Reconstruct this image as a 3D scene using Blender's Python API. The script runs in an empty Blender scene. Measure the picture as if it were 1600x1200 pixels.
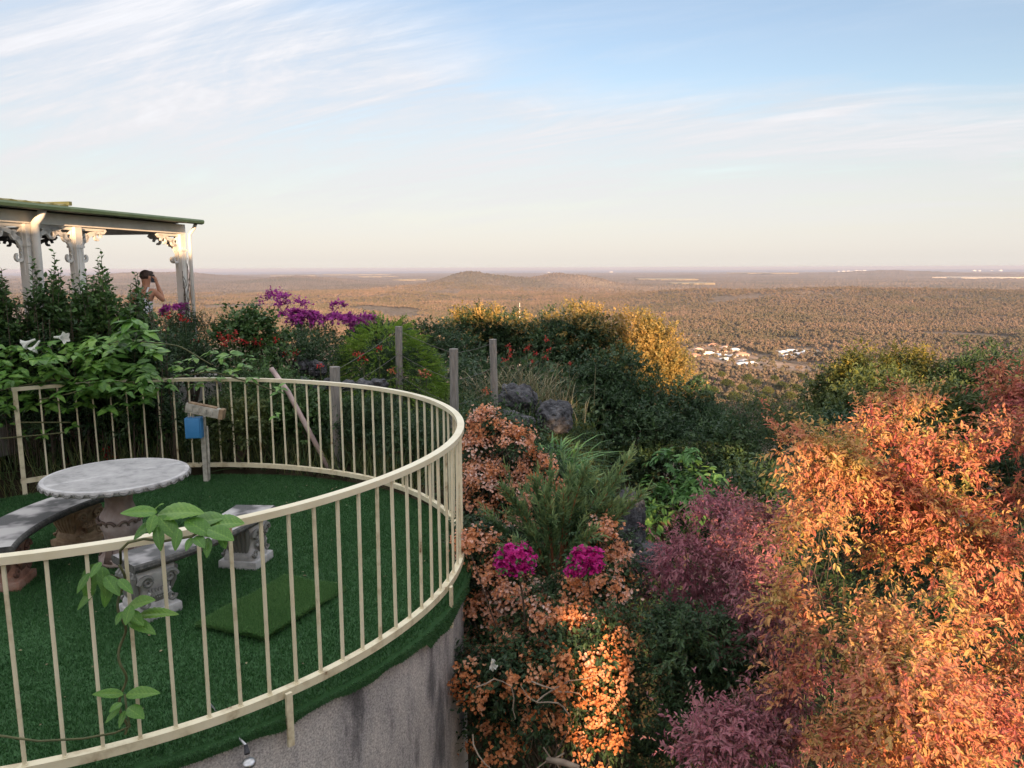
import bpy, bmesh, math, random
import numpy as np
from mathutils import Vector, Matrix, noise as mnoise
SC = bpy.context.scene
COL = SC.collection
R = math.radians
# ------------------------------------------------------------------ camera
FPX, CX, CY, EYE = 1210.0, 800.0, 600.0, 2.30
PITCH, ROLL = math.atan(181 / FPX), R(0.21)
cam_d = bpy.data.cameras.new('camera'); cam = bpy.data.objects.new('camera', cam_d); COL.objects.link(cam)
cam_d.sensor_width = 36.0; cam_d.lens = 36.0 * FPX / 1600.0
cam_d.clip_start = 0.05; cam_d.clip_end = 600000.0
cam.matrix_world = Matrix.Translation((0, 0, EYE)) @ Matrix.Rotation(math.pi / 2 - PITCH, 4, 'X') @ Matrix.Rotation(-ROLL, 4, 'Z')
SC.camera = cam
# ------------------------------------------------------------------ light
HAZE = 4.2e-5
SUN_EL, SUN_AZ = R(9.6), R(-10.0)         # the sun stands low behind the camera; its rays run 10 degrees left of +Y
SC.view_settings.view_transform = 'Standard'; SC.view_settings.look = 'None'
SC.view_settings.gamma = 1.0; SC.view_settings.exposure = 1.70
ld = bpy.data.lights.new('sun', 'SUN'); ld.energy = 4.0; ld.angle = R(0.55); ld.color = (1.0, 0.62, 0.34)
lo = bpy.data.objects.new('sun', ld); COL.objects.link(lo)
SDIR = Vector((math.sin(SUN_AZ) * math.cos(SUN_EL), math.cos(SUN_AZ) * math.cos(SUN_EL), -math.sin(SUN_EL)))
lo.rotation_euler = SDIR.to_track_quat('-Z', 'Y').to_euler(); lo.location = (0, -20, 30)
W = bpy.data.worlds.new('World'); SC.world = W; W.use_nodes = True
def build_world():
    nt = W.node_tree; N = nt.nodes; L = nt.links; N.clear()
    out = N.new('ShaderNodeOutputWorld'); bg = N.new('ShaderNodeBackground'); bg.inputs['Strength'].default_value = 0.10
    sky = N.new('ShaderNodeTexSky'); sky.sky_type = 'NISHITA'; sky.sun_disc = False
    sky.sun_elevation = SUN_EL; sky.sun_rotation = math.pi + SUN_AZ; sky.altitude = 150
    sky.air_density = 1.0; sky.dust_density = 1.0; sky.ozone_density = 2.0
    tc = N.new('ShaderNodeTexCoord')
    sep = N.new('ShaderNodeSeparateXYZ'); L.new(tc.outputs['Generated'], sep.inputs[0])
    def m(op, a, b=None, c=None, clamp=False):
        n = N.new('ShaderNodeMath'); n.operation = op; n.use_clamp = clamp
        for i, v in enumerate((a, b, c)):
            if v is None: continue
            if isinstance(v, (int, float)): n.inputs[i].default_value = v
            else: L.new(v, n.inputs[i])
        return n.outputs[0]
    x, y, z = sep.outputs
    zz = m('MAXIMUM', z, 0.0)
    # sky lookup never drops below the horizon
    comb = N.new('ShaderNodeCombineXYZ'); L.new(x, comb.inputs[0]); L.new(y, comb.inputs[1]); L.new(m('MAXIMUM', z, 0.012), comb.inputs[2])
    L.new(comb.outputs[0], sky.inputs[0])
    # clouds on a flat sheet overhead
    dz = m('ADD', zz, 0.16)
    px = m('DIVIDE', x, dz); py = m('DIVIDE', y, dz)
    def cloud(ang, sx, sy, off, scale, detail, dist, rough=0.55):
        cb = N.new('ShaderNodeCombineXYZ'); L.new(px, cb.inputs[0]); L.new(py, cb.inputs[1])
        mp = N.new('ShaderNodeMapping'); mp.vector_type = 'TEXTURE'; mp.inputs['Rotation'].default_value = (0, 0, R(ang))
        mp.inputs['Scale'].default_value = (sx, sy, 1); mp.inputs['Location'].default_value = off
        L.new(cb.outputs[0], mp.inputs[0])
        n = N.new('ShaderNodeTexNoise'); n.inputs['Scale'].default_value = scale; n.inputs['Detail'].default_value = detail
        n.inputs['Roughness'].default_value = rough; n.inputs['Distortion'].default_value = dist
        L.new(mp.outputs[0], n.inputs['Vector']); return n.outputs['Fac']
    n1 = cloud(-28, 2.2, 1.0, (3.1, 1.7, 0), 1.0, 10, 0.9, 0.6)
    n2 = cloud(-20, 1.6, 1.0, (7.3, 2.2, 0), 0.45, 6, 0.4)
    n3 = cloud(-32, 3.4, 1.0, (1.3, 8.2, 0), 1.7, 12, 1.1, 0.66)
    n4 = cloud(-24, 5.0, 1.0, (5.3, 4.2, 0), 3.2, 12, 0.8, 0.7)
    az = m('ARCTAN2', x, y)                         # 0 straight ahead, + to the right
    # veil: thick towards the horizon and the left, an open blue field high on the right and top centre
    line = m('MULTIPLY_ADD', az, -0.21, 0.268)         # the elevation of the veil's upper edge
    line = m('ADD', line, m('MULTIPLY', m('SUBTRACT', n1, 0.5), 0.30))
    veil = m('DIVIDE', m('SUBTRACT', line, z), 0.085)
    veil = m('ADD', veil, 0.5, clamp=True)
    left = m('MULTIPLY_ADD', az, -2.2, -0.30, clamp=True)
    streak = m('MULTIPLY', m('SUBTRACT', n3, 0.43), 3.2, clamp=True)
    big = m('MULTIPLY', m('SUBTRACT', n2, 0.34), 3.4, clamp=True)
    cover = m('MAXIMUM', veil, m('MULTIPLY', left, 0.8))
    cover = m('MAXIMUM', m('MULTIPLY', cover, 0.80), m('MULTIPLY', m('MULTIPLY', streak, big), 0.80))
    high = m('MULTIPLY', m('SUBTRACT', z, 0.36), 3.0, clamp=True)  # bright cloud above the view, added to lift the shaded foreground
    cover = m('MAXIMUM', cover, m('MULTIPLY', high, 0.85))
    fade = m('MULTIPLY', m('SUBTRACT', z, 0.035), 7.0, clamp=True)
    fib = m('ADD', m('MULTIPLY', m('SUBTRACT', n3, .5), 2.6), m('MULTIPLY', m('SUBTRACT', n4, .5), 2.6))
    cover = m('MULTIPLY', cover, m('ADD', m('MULTIPLY', fib, fade), 1.0), clamp=True)
    # cloud colour: warm near the horizon, cool grey-white above; unseen zenith brightened to fill the shade
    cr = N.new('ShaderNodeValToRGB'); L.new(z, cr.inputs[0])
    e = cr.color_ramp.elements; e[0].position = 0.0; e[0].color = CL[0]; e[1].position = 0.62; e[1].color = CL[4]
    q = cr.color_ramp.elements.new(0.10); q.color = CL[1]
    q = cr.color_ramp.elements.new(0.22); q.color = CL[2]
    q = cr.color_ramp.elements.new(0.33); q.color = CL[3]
    mix = N.new('ShaderNodeMix'); mix.data_type = 'RGBA'
    L.new(cover, mix.inputs['Factor'])
    gain = N.new('ShaderNodeMix'); gain.data_type = 'RGBA'; gain.blend_type = 'MULTIPLY'; gain.inputs['Factor'].default_value = 1.0
    L.new(sky.outputs[0], gain.inputs['A']); gain.inputs['B'].default_value = SKYGAIN
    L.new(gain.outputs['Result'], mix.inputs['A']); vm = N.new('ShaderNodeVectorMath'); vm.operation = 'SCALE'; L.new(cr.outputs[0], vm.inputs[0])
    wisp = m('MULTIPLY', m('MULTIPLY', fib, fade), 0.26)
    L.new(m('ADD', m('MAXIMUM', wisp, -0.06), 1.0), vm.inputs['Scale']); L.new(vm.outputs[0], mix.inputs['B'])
    L.new(mix.outputs['Result'], bg.inputs['Color']); L.new(bg.outputs[0], out.inputs[0])
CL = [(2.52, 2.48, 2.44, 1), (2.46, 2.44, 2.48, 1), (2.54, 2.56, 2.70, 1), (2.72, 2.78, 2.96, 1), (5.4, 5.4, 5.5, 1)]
SKYGAIN = (.86, .70, .65, 1)
build_world()
cy = SC.cycles
cy.max_bounces = 5; cy.diffuse_bounces = 2; cy.glossy_bounces = 2; cy.transmission_bounces = 2; cy.volume_bounces = 0
cy.transparent_max_bounces = 4; cy.caustics_reflective = False; cy.caustics_refractive = False
# ------------------------------------------------------------------ helpers
def ray(px, py):
    x, y = px - CX, CY - py
    c, s = math.cos(-ROLL), math.sin(-ROLL); x, y = c * x - s * y, s * x + c * y
    return Vector((x, FPX * math.cos(PITCH) + y * math.sin(PITCH), -FPX * math.sin(PITCH) + y * math.cos(PITCH)))
def at(px, py, Y):
    r = ray(px, py); return Vector((0, 0, EYE)) + r * (Y / r.y)
def atz(px, py, z):
    r = ray(px, py); return Vector((0, 0, EYE)) + r * ((z - EYE) / r.z)
_rs = np.random.RandomState(7)
_tab = _rs.rand(512, 512)
def vnoise(x, y):
    x = np.asarray(x, float); y = np.asarray(y, float)
    xi = np.floor(x).astype(np.int64); yi = np.floor(y).astype(np.int64); fx = x - xi; fy = y - yi
    fx = fx * fx * (3 - 2 * fx); fy = fy * fy * (3 - 2 * fy)
    g = lambda a, b: _tab[a % 512, b % 512]
    return (g(xi, yi) * (1 - fx) + g(xi + 1, yi) * fx) * (1 - fy) + (g(xi, yi + 1) * (1 - fx) + g(xi + 1, yi + 1) * fx) * fy
def fnoise(x, y, o=4):
    s = 0; a = .5
    for i in range(o): s = s + a * vnoise(x * 2 ** i + 17.3 * i, y * 2 ** i + 5.1 * i); a *= .5
    return s
def sstep(a, b, x):
    t = np.clip((x - a) / (b - a), 0, 1); return t * t * (3 - 2 * t)
HILLS = [  # px, distance, height, half width across, half depth
    (735, 5200, 76, 150, 420), (690, 5100, 26, 300, 450), (800, 5500, 56, 150, 420), (855, 5700, 44, 150, 400), (900, 5650, 66, 190, 420), (970, 5600, 26, 280, 420), (640, 5000, 16, 320, 400),
    (1400, 13500, 62, 560, 900), (1330, 14500, 30, 700, 900), (1480, 13800, 25, 650, 900), (1180, 14500, 30, 1100, 900),
    (265, 10500, 62, 380, 900), (200, 10000, 58, 380, 900), (345, 10800, 50, 480, 900), (120, 10300, 58, 450, 900), (480, 8000, 62, 330, 700), (420, 8200, 20, 350, 700),
    (500, 3600, 24, 420, 330), (620, 3900, 14, 420, 330), (960, 3600, 20, 520, 300), (1150, 3500, 24, 460, 300), (1330, 3300, 28, 520, 280), (1520, 3500, 22, 520, 300)]
def G(X, Y):
    X = np.asarray(X, float); Y = np.asarray(Y, float)
    r = np.hypot(X, Y)
    gx = sstep(-.5, 3.2, X - .12 * (Y - 9)) * -2.6
    near = -2.7 + 0 * X
    b = sstep(6.6, 8.2, Y + .12 * (X + 3))
    left = sstep(-5.6, -6.6, X) * sstep(3, 6, Y)
    b = np.maximum(b, left)
    g = near * (1 - b) + gx * b
    g = g + sstep(0, 1, b) * sstep(-4.2, -6.5, X) * .45 * sstep(8, 11, Y)
    g = g + (fnoise(X * .9, Y * .9) - .47) * .25 * sstep(1.5, 3, r)
    g = np.where(np.hypot(X + 3.13, Y - 5.75) < 2.9, np.minimum(g, -.25), g)
    fr = np.where(Y > 0, r, 0)
    drop = np.interp(fr, [0, 14, 30, 60, 100, 250, 500, 720, 1000], [0, 0, -5.2, -20, -36, -84, -128, -146, -148])
    g = g * np.interp(r, [0, 100, 600], [1, 1, 0]) + drop
    g = g + (fnoise(X / 260., Y / 260.) - .47) * 20 * sstep(900, 2200, r) + (fnoise(X / 60., Y / 60.) - .47) * 5 * sstep(60, 400, r)
    g = g + (fnoise(X / 1500. + 9, Y / 1500.) - .47) * 26 * sstep(6000, 9000, r) + (fnoise(X / 620. + 2, Y / 430. + 5) - .47) * 62 * sstep(1700, 2600, r) * (1 - sstep(6000, 9000, r))
    for px, D, h, w, d in HILLS:
        cx = (px - CX) / FPX * D
        g = g + h * np.exp(-.5 * ((X - cx) / w) ** 2 - .5 * ((Y - D) / d) ** 2) * (.85 + .3 * fnoise(X / 160., Y / 160. + 3))
    coast = 24500 + 3500 * (fnoise(X / 9000., X * 0 + 4.4) - .47) - 1500 * sstep(-3000, -9000, X)
    g = g * 1.0 + (-6 - 3 * 0) * sstep(coast - 300, coast + 200, r)
    flat = sstep(19000, 23000, r)
    return g * (1 - flat) + (-148.0 - 6 * sstep(coast - 300, coast + 200, r)) * flat
def gz(x, y): return float(G(x, y))

class Geo:
    def __init__(s): s.V = []; s.F = []; s.M = []; s.A = []; s.n = 0
    def add(s, V, F, mat=0, rnd=.5):
        V = np.asarray(V, np.float32).reshape(-1, 3); F = np.asarray(F, np.int64).reshape(-1, 3)
        s.V.append(V); s.F.append(F + s.n); s.n += len(V)
        s.M.append(np.full(len(F), mat, np.int32) if np.isscalar(mat) else np.asarray(mat, np.int32))
        s.A.append(np.full(len(F), rnd, np.float32) if np.isscalar(rnd) else np.asarray(rnd, np.float32))
        return s
    def mesh(s, name, mats, org=(0, 0, 0), smooth=False):
        V = np.concatenate(s.V) - np.asarray(org, np.float32); F = np.concatenate(s.F); M = np.concatenate(s.M); A = np.concatenate(s.A)
        me = bpy.data.meshes.new(name); me.vertices.add(len(V)); me.vertices.foreach_set('co', V.astype(np.float32).ravel())
        me.loops.add(len(F) * 3); me.loops.foreach_set('vertex_index', F.astype(np.int32).ravel())
        me.polygons.add(len(F)); me.polygons.foreach_set('loop_start', np.arange(0, len(F) * 3, 3, dtype=np.int32))
        me.polygons.foreach_set('material_index', M)
        me.polygons.foreach_set('use_smooth', np.full(len(F), bool(smooth)))
        at_ = me.attributes.new('rnd', 'FLOAT', 'FACE'); at_.data.foreach_set('value', A)
        for m in mats: me.materials.append(m)
        me.update(calc_edges=True)
        if smooth == 'auto': me.set_sharp_from_angle(angle=R(35))
        return me
    def build(s, name, mats, parent=None, smooth=False, org=None):
        if not isinstance(mats, (list, tuple)): mats = [mats]
        if parent is not None: o_ = ORG[parent.name]
        elif org is not None: o_ = Vector(org)
        else:
            V = np.concatenate(s.V); mn = V.min(0); mx = V.max(0); o_ = Vector(((mn[0] + mx[0]) / 2, (mn[1] + mx[1]) / 2, mn[2]))
        o_ = Vector(o_)
        ob = bpy.data.objects.new(name, s.mesh(name, mats, o_, smooth)); COL.objects.link(ob)
        if parent is not None: ob.parent = parent
        else: ob.location = o_
        ORG[ob.name] = o_
        return ob
ORG = {}
def tag(o, label=None, cat=None, group=None, kind=None):
    if label: o['label'] = label
    if cat: o['category'] = cat
    if group: o['group'] = group
    if kind: o['kind'] = kind
    return o
def empty(name, loc, label, cat, group=None):
    o = bpy.data.objects.new(name, None); COL.objects.link(o); o.location = loc; o.empty_display_size = .1
    ORG[o.name] = Vector(loc); return tag(o, label, cat, group)
def copy_tree(o, parent=None):
    c = o.copy(); COL.objects.link(c); c.parent = parent
    for ch in list(o.children): copy_tree(ch, c)
    return c
def from_bm(bm):
    bmesh.ops.triangulate(bm, faces=bm.faces[:]); bm.verts.index_update()
    V = np.array([v.co[:] for v in bm.verts]); F = np.array([[v.index for v in f.verts] for f in bm.faces]); bm.free(); return V, F
def box(g, c, size, rot=None, bev=0.0, mat=0, rnd=.5):
    bm = bmesh.new(); bmesh.ops.create_cube(bm, size=1.0)
    bmesh.ops.scale(bm, vec=Vector(size), verts=bm.verts)
    if bev > 0: bmesh.ops.bevel(bm, geom=bm.edges[:], offset=bev, segments=2, affect='EDGES', profile=.6)
    M = Matrix.Translation(Vector(c)) @ (rot.to_4x4() if rot is not None else Matrix.Identity(4))
    bmesh.ops.transform(bm, matrix=M, verts=bm.verts)
    V, F = from_bm(bm); g.add(V, F, mat, rnd)
def rz(a): return Matrix.Rotation(a, 3, 'Z')
def frames(P):
    P = np.asarray(P, float); T = np.gradient(P, axis=0); T /= np.linalg.norm(T, axis=1)[:, None] + 1e-9
    up = np.array([0, 0, 1.]) if abs(T[:, 2]).mean() < .8 else np.array([1., 0, 0])
    S = np.cross(T, up); S /= np.linalg.norm(S, axis=1)[:, None] + 1e-9; U = np.cross(S, T); return P, T, S, U
def tube(g, P, rad, n=8, mat=0, rnd=.5, cap=True):
    P, T, S, U = frames(P); m = len(P); rad = np.broadcast_to(np.asarray(rad, float), (m,))
    a = np.linspace(0, 2 * np.pi, n, endpoint=False)
    V = P[:, None] + rad[:, None, None] * (np.cos(a)[None, :, None] * S[:, None] + np.sin(a)[None, :, None] * U[:, None])
    F = []
    for i in range(m - 1):
        for j in range(n):
            k = (j + 1) % n; F += [[i * n + j, i * n + k, (i + 1) * n + k], [i * n + j, (i + 1) * n + k, (i + 1) * n + j]]
    V = V.reshape(-1, 3)
    if cap:
        V = np.vstack([V, P[0], P[-1]]); c0 = m * n
        for j in range(n): k = (j + 1) % n; F += [[c0, k, j], [c0 + 1, (m - 1) * n + j, (m - 1) * n + k]]
    g.add(V, F, mat, rnd)
def sweep(g, P, w, h, mat=0):
    """rectangular section swept along P, w across, h upright"""
    P, T, S, U = frames(P); m = len(P)
    c = [(-.5, -.5), (.5, -.5), (.5, .5), (-.5, .5)]
    V = np.stack([P + S * (a * w) + U * (b * h) for a, b in c], 1).reshape(-1, 3); F = []
    for i in range(m - 1):
        for j in range(4):
            k = (j + 1) % 4; F += [[i * 4 + j, (i + 1) * 4 + j, (i + 1) * 4 + k], [i * 4 + j, (i + 1) * 4 + k, i * 4 + k]]
    F += [[0, 1, 2], [0, 2, 3]]; e = (m - 1) * 4; F += [[e, e + 2, e + 1], [e, e + 3, e + 2]]
    g.add(V, F, mat)
def lathe(g, prof, c, n=40, mod=None, mat=0):
    a = np.linspace(0, 2 * np.pi, n, endpoint=False); V = []; F = []
    for i, (r, z) in enumerate(prof):
        rr = r * (1 + (mod(i, a) if mod else 0 * a)); V.append(np.stack([c[0] + rr * np.cos(a), c[1] + rr * np.sin(a), np.full(n, c[2] + z)], 1))
    V = np.concatenate(V)
    for i in range(len(prof) - 1):
        for j in range(n):
            k = (j + 1) % n; F += [[i * n + j, i * n + k, (i + 1) * n + k], [i * n + j, (i + 1) * n + k, (i + 1) * n + j]]
    g.add(V, F, mat)
def arc(c, r, a0, a1, z, n=60):
    a = np.radians(np.linspace(a0, a1, n)); return np.stack([c[0] + r * np.cos(a), c[1] + r * np.sin(a), np.full(n, z)], 1)
def unit(a): return a / (np.linalg.norm(a, axis=-1, keepdims=True) + 1e-9)
def rdirs(rng, n): return unit(rng.normal(size=(n, 3)))
TM = {
 'diamond': (np.array([[0, 0, 0], [-.5, .42, .12], [0, 1, 0], [.5, .42, .12]]), np.array([[0, 2, 1], [0, 3, 2]])),
 'tri': (np.array([[-.5, 0, 0], [.5, 0, 0], [0, 1, .1]]), np.array([[0, 1, 2]])),
 'ovate': (np.array([[0, 0, 0], [-.46, .32, .07], [-.36, .68, .05], [0, 1, -.08], [.36, .68, .05], [.46, .32, .07], [0, .34, -.03], [0, .7, -.02]]),
           np.array([[0, 6, 1], [1, 6, 7], [1, 7, 2], [2, 7, 3], [0, 5, 6], [5, 7, 6], [5, 4, 7], [4, 3, 7]])),
 'blade': (np.array([[-.5, 0, 0], [.5, 0, 0], [-.42, .4, .03], [.42, .4, .03], [-.3, .75, -.05], [.3, .75, -.05], [0, 1, -.2]]),
           np.array([[0, 1, 3], [0, 3, 2], [2, 3, 5], [2, 5, 4], [4, 5, 6]])),
}
def leaves(g, tm, pos, d, nrm, ln, wd, rnd, mat=0):
    tv, tf = TM[tm]; n = len(pos)
    d = unit(d); s = unit(np.cross(d, nrm)); u = np.cross(s, d)
    ln = np.broadcast_to(ln, (n,)); wd = np.broadcast_to(wd, (n,))
    V = pos[:, None] + s[:, None] * (tv[None, :, 0, None] * wd[:, None, None]) + d[:, None] * (tv[None, :, 1, None] * ln[:, None, None]) + u[:, None] * (tv[None, :, 2, None] * ln[:, None, None])
    F = tf[None] + (np.arange(n) * len(tv))[:, None, None]
    g.add(V.reshape(-1, 3), F.reshape(-1, 3), mat, np.repeat(np.clip(rnd, 0, 1), len(tf)))
def twigs(rng, g, O, D, TL, nleaf, ll, lw, tm='diamond', ang=.9, droop=.2, rspread=.25, mat=0, trnd=None, jl=.3, wood=None, wmat=1, wr=.004):
    """leaves set along short stems starting at O, running along D"""
    n = len(O); TL = np.broadcast_to(TL, (n,)); D = unit(D)
    if trnd is None: trnd = rng.rand(n)
    t = np.tile(np.linspace(.12, 1, nleaf), (n, 1)) + rng.normal(size=(n, nleaf)) * .04
    sag = np.zeros((n, nleaf, 3)); sag[..., 2] = -droop * t ** 2 * TL[:, None] * .6
    pos = O[:, None] + D[:, None] * (t * TL[:, None])[..., None] + sag
    side = rdirs(rng, n * nleaf).reshape(n, nleaf, 3); side = unit(side - (side * D[:, None]).sum(-1, keepdims=True) * D[:, None])
    dd = D[:, None] * math.cos(ang) + side * math.sin(ang); dd[..., 2] -= droop
    nr = np.array([0, 0, 1.]) * .8 + D[:, None] * .3 + rng.normal(size=(n, nleaf, 3)) * .35
    s = 1 + jl * rng.normal(size=(n, nleaf)); s = np.clip(s, .45, 1.7) * (1.05 - .35 * t)
    rn = (trnd[:, None] * (1 - rspread) + rng.rand(n, nleaf) * rspread)
    leaves(g, tm, pos.reshape(-1, 3), dd.reshape(-1, 3), nr.reshape(-1, 3), (ll * s).ravel(), (lw * s).ravel(), rn.ravel(), mat)
    if wood is not None:
        E = O + D * TL[:, None] + np.stack([0 * TL, 0 * TL, -droop * TL * .6], 1)
        s2 = unit(np.cross(D, [0.1, .2, 1.])); V = np.stack([O - s2 * wr, O + s2 * wr, E], 1)
        F = np.arange(n * 3).reshape(n, 3); wood.add(V.reshape(-1, 3), F, wmat, .5)
def crownblobs(rng, c, Rr, nb=7, sub=.5):
    c = np.asarray(c, float); Rr = np.asarray(Rr, float); B = []
    for i in range(nb):
        d = rdirs(rng, 1)[0]; d[2] = abs(d[2]) * .9 - .25
        q = c + d * Rr * (1 - sub) * rng.uniform(.7, 1.1); B.append((q, Rr * sub * rng.uniform(.75, 1.2)))
    B.append((c, Rr * .62)); return B
HOLE = [None]
def clumps(rng, B, n, rc):
    wgt = np.array([np.prod(r) ** .66 for _, r in B]); idx = rng.choice(len(B), n, p=wgt / wgt.sum())
    C = np.array([b[0] for b in B])[idx]; Q = np.array([b[1] for b in B])[idx]
    d = rdirs(rng, n); d[:, 2] = np.where(d[:, 2] < -.35, -d[:, 2], d[:, 2])
    P = C + d * Q * rng.uniform(.72, 1.08, (n, 1)); r = rc * rng.uniform(.6, 1.35, n)
    if HOLE[0]:
        k, thr = HOLE[0]; ok = vnoise(P[:, 0] * k + 31, P[:, 2] * k + P[:, 1] * .6 + 7) > thr; P, d, r = P[ok], d[ok], r[ok]
    return P, d, r
def foliage(rng, g, B, ncl, rc, ntw, tl, nleaf, ll, lw, tm='diamond', up=.35, ang=.9, droop=.15, out=1.0, crnd=.5, rspread=.3, mat=0, lo=0., hi=1., wood=None, jl=.3, wr=.004):
    P, d, r = clumps(rng, B, ncl, rc); ncl = len(P)
    k = ntw; q = rdirs(rng, ncl * k).reshape(ncl, k, 3)
    q = unit(q + d[:, None] * .7 * out + np.array([0, 0, up])); O = P[:, None] + q * (r[:, None, None] * rng.uniform(.1, .75, (ncl, k, 1)))
    cr = rng.rand(ncl)[:, None]; tr = (cr * crnd + rng.rand(ncl, k) * (1 - crnd)); tr = lo + (hi - lo) * tr
    twigs(rng, g, O.reshape(-1, 3), q.reshape(-1, 3), tl * rng.uniform(.6, 1.3, ncl * k), nleaf, ll, lw, tm, ang, droop, rspread, mat, tr.ravel(), jl, wood, 1, wr)
    return P
def limbs(rng, g, base, tips, r0, r1=.01, wob=.12, split=.45, mat=0, n=7):
    base = np.asarray(base, float); top = np.asarray(tips).mean(0); fork = base + (top - base) * split
    tube(g, [base, base + (fork - base) * .5 + rng.normal(size=3) * wob * .3, fork], [r0, r0 * .85, r0 * .7], 8, mat)
    for tp in tips:
        L = np.linalg.norm(tp - fork); t = np.linspace(0, 1, n)[:, None]
        P = fork * (1 - t) + tp * t + np.sin(t * np.pi) * (rng.normal(size=3) * wob * L) + np.array([0, 0, 1]) * np.sin(t * np.pi) * L * .08
        tube(g, P, np.linspace(r0 * .6, r1, n), 6, mat)
# ------------------------------------------------------------------ materials
def C3(*c): return (c[0], c[1], c[2], 1)
def ramp(nt, fac, stops):
    n = nt.nodes.new('ShaderNodeValToRGB'); nt.links.new(fac, n.inputs[0]); cr = n.color_ramp
    while len(cr.elements) < len(stops): cr.elements.new(.5)
    for e, (p, c) in zip(cr.elements, stops): e.position = p; e.color = C3(*c)
    return n.outputs[0]
def newmat(name):
    m = bpy.data.materials.new(name); m.use_nodes = True; nt = m.node_tree
    return m, nt, nt.nodes['Principled BSDF'], nt.nodes['Material Output']
def noise_tex(nt, scale, detail=4, rough=.55, vec=None, dist=0.):
    n = nt.nodes.new('ShaderNodeTexNoise'); n.inputs['Scale'].default_value = scale; n.inputs['Detail'].default_value = detail
    n.inputs['Roughness'].default_value = rough; n.inputs['Distortion'].default_value = dist
    if vec is None: vec = nt.nodes.new('ShaderNodeNewGeometry').outputs['Position']
    nt.links.new(vec, n.inputs['Vector']); return n.outputs['Fac']
def leafmat(name, stops, trans=.25, rough=.5, nscale=1.2, namp=.5, spec=.35):
    m, nt, b, out = newmat(name); L = nt.links
    a = nt.nodes.new('ShaderNodeAttribute'); a.attribute_name = 'rnd'
    nz = noise_tex(nt, nscale, 2)
    ma = nt.nodes.new('ShaderNodeMath'); ma.operation = 'MULTIPLY_ADD'; L.new(nz, ma.inputs[0]); ma.inputs[1].default_value = namp * 2; ma.inputs[2].default_value = -namp
    ad = nt.nodes.new('ShaderNodeMath'); ad.operation = 'ADD'; ad.use_clamp = True; L.new(a.outputs['Fac'], ad.inputs[0]); L.new(ma.outputs[0], ad.inputs[1])
    col = ramp(nt, ad.outputs[0], stops); L.new(col, b.inputs['Base Color']); b.inputs['Roughness'].default_value = rough
    b.inputs['Specular IOR Level'].default_value = spec
    tr = nt.nodes.new('ShaderNodeBsdfTranslucent'); L.new(col, tr.inputs['Color'])
    mx = nt.nodes.new('ShaderNodeMixShader'); mx.inputs[0].default_value = trans
    L.new(b.outputs[0], mx.inputs[1]); L.new(tr.outputs[0], mx.inputs[2]); L.new(mx.outputs[0], out.inputs[0]); return m
def pmat(name, stops, scale=5, rough=.6, bump=0., bscale=40, metallic=0., detail=5, bdist=.01, spec=.4, stretch=None, rr=None):
    m, nt, b, out = newmat(name); L = nt.links
    vec = None
    if stretch:
        mp = nt.nodes.new('ShaderNodeMapping'); mp.inputs['Scale'].default_value = stretch
        L.new(nt.nodes.new('ShaderNodeNewGeometry').outputs['Position'], mp.inputs[0]); vec = mp.outputs[0]
    f = noise_tex(nt, scale, detail, .6, vec); L.new(ramp(nt, f, stops), b.inputs['Base Color'])
    b.inputs['Roughness'].default_value = rough; b.inputs['Metallic'].default_value = metallic; b.inputs['Specular IOR Level'].default_value = spec
    if bump:
        bp = nt.nodes.new('ShaderNodeBump'); bp.inputs['Strength'].default_value = bump; bp.inputs['Distance'].default_value = bdist
        L.new(noise_tex(nt, bscale, 6, .65, vec), bp.inputs['Height']); L.new(bp.outputs[0], b.inputs['Normal'])
    return m
M = {}
M['cream'] = pmat('cream paint', [(.25, (.62, .54, .36)), (.5, (.73, .66, .48)), (.75, (.78, .72, .55))], 3.5, .38, .15, 60, bdist=.002)
M['creamdirty'] = pmat('cream paint weathered', [(.30, (.20, .11, .06)), (.34, (.48, .40, .26)), (.5, (.68, .61, .43)), (.8, (.76, .69, .51))], 9, .45, .2, 60, bdist=.002)
M['white'] = pmat('white paint', [(.3, (.60, .60, .57)), (.6, (.74, .73, .70))], 4, .5, .15, 50, bdist=.002)
M['greenroof'] = pmat('green painted gutter', [(.3, (.035, .070, .045)), (.7, (.06, .105, .07))], 6, .5)
M['oldroof'] = pmat('weathered olive roof', [(.3, (.055, .07, .03)), (.7, (.13, .14, .065))], 3, .7, .3, 30)
M['soffit'] = pmat('timber soffit and shaded posts', [(.3, (.05, .05, .055)), (.7, (.08, .08, .085))], 3, .7)
M['bark'] = pmat('bark', [(.3, (.05, .038, .028)), (.7, (.13, .10, .075))], 20, .85, .6, 60, bdist=.01)
M['palebark'] = pmat('pale gum bark', [(.3, (.16, .12, .09)), (.7, (.34, .28, .22))], 8, .8, .4, 30)
M['twig'] = pmat('green twig', [(.3, (.06, .07, .03)), (.7, (.12, .12, .05))], 20, .7)
M['redtwig'] = pmat('red twig', [(.3, (.20, .06, .03)), (.7, (.32, .14, .06))], 20, .7)
M['timber'] = pmat('weathered grey timber', [(.25, (.13, .12, .11)), (.5, (.23, .215, .20)), (.75, (.34, .32, .295))], 10, .85, .7, 30, stretch=(6, 6, .5), bdist=.01)
M['rock'] = pmat('dark basalt', [(.3, (.022, .023, .027)), (.5, (.060, .061, .070)), (.62, (.11, .11, .12)), (.8, (.22, .22, .22))], 8, .85, 1.0, 14, bdist=.06, detail=8)
M['wire'] = pmat('fence wire', [(.3, (.10, .095, .085)), (.7, (.17, .16, .15))], 10, .7, metallic=.2)
M['steel'] = pmat('brushed steel', [(.3, (.42, .43, .45)), (.7, (.6, .6, .62))], 30, .3, metallic=.9)
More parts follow.
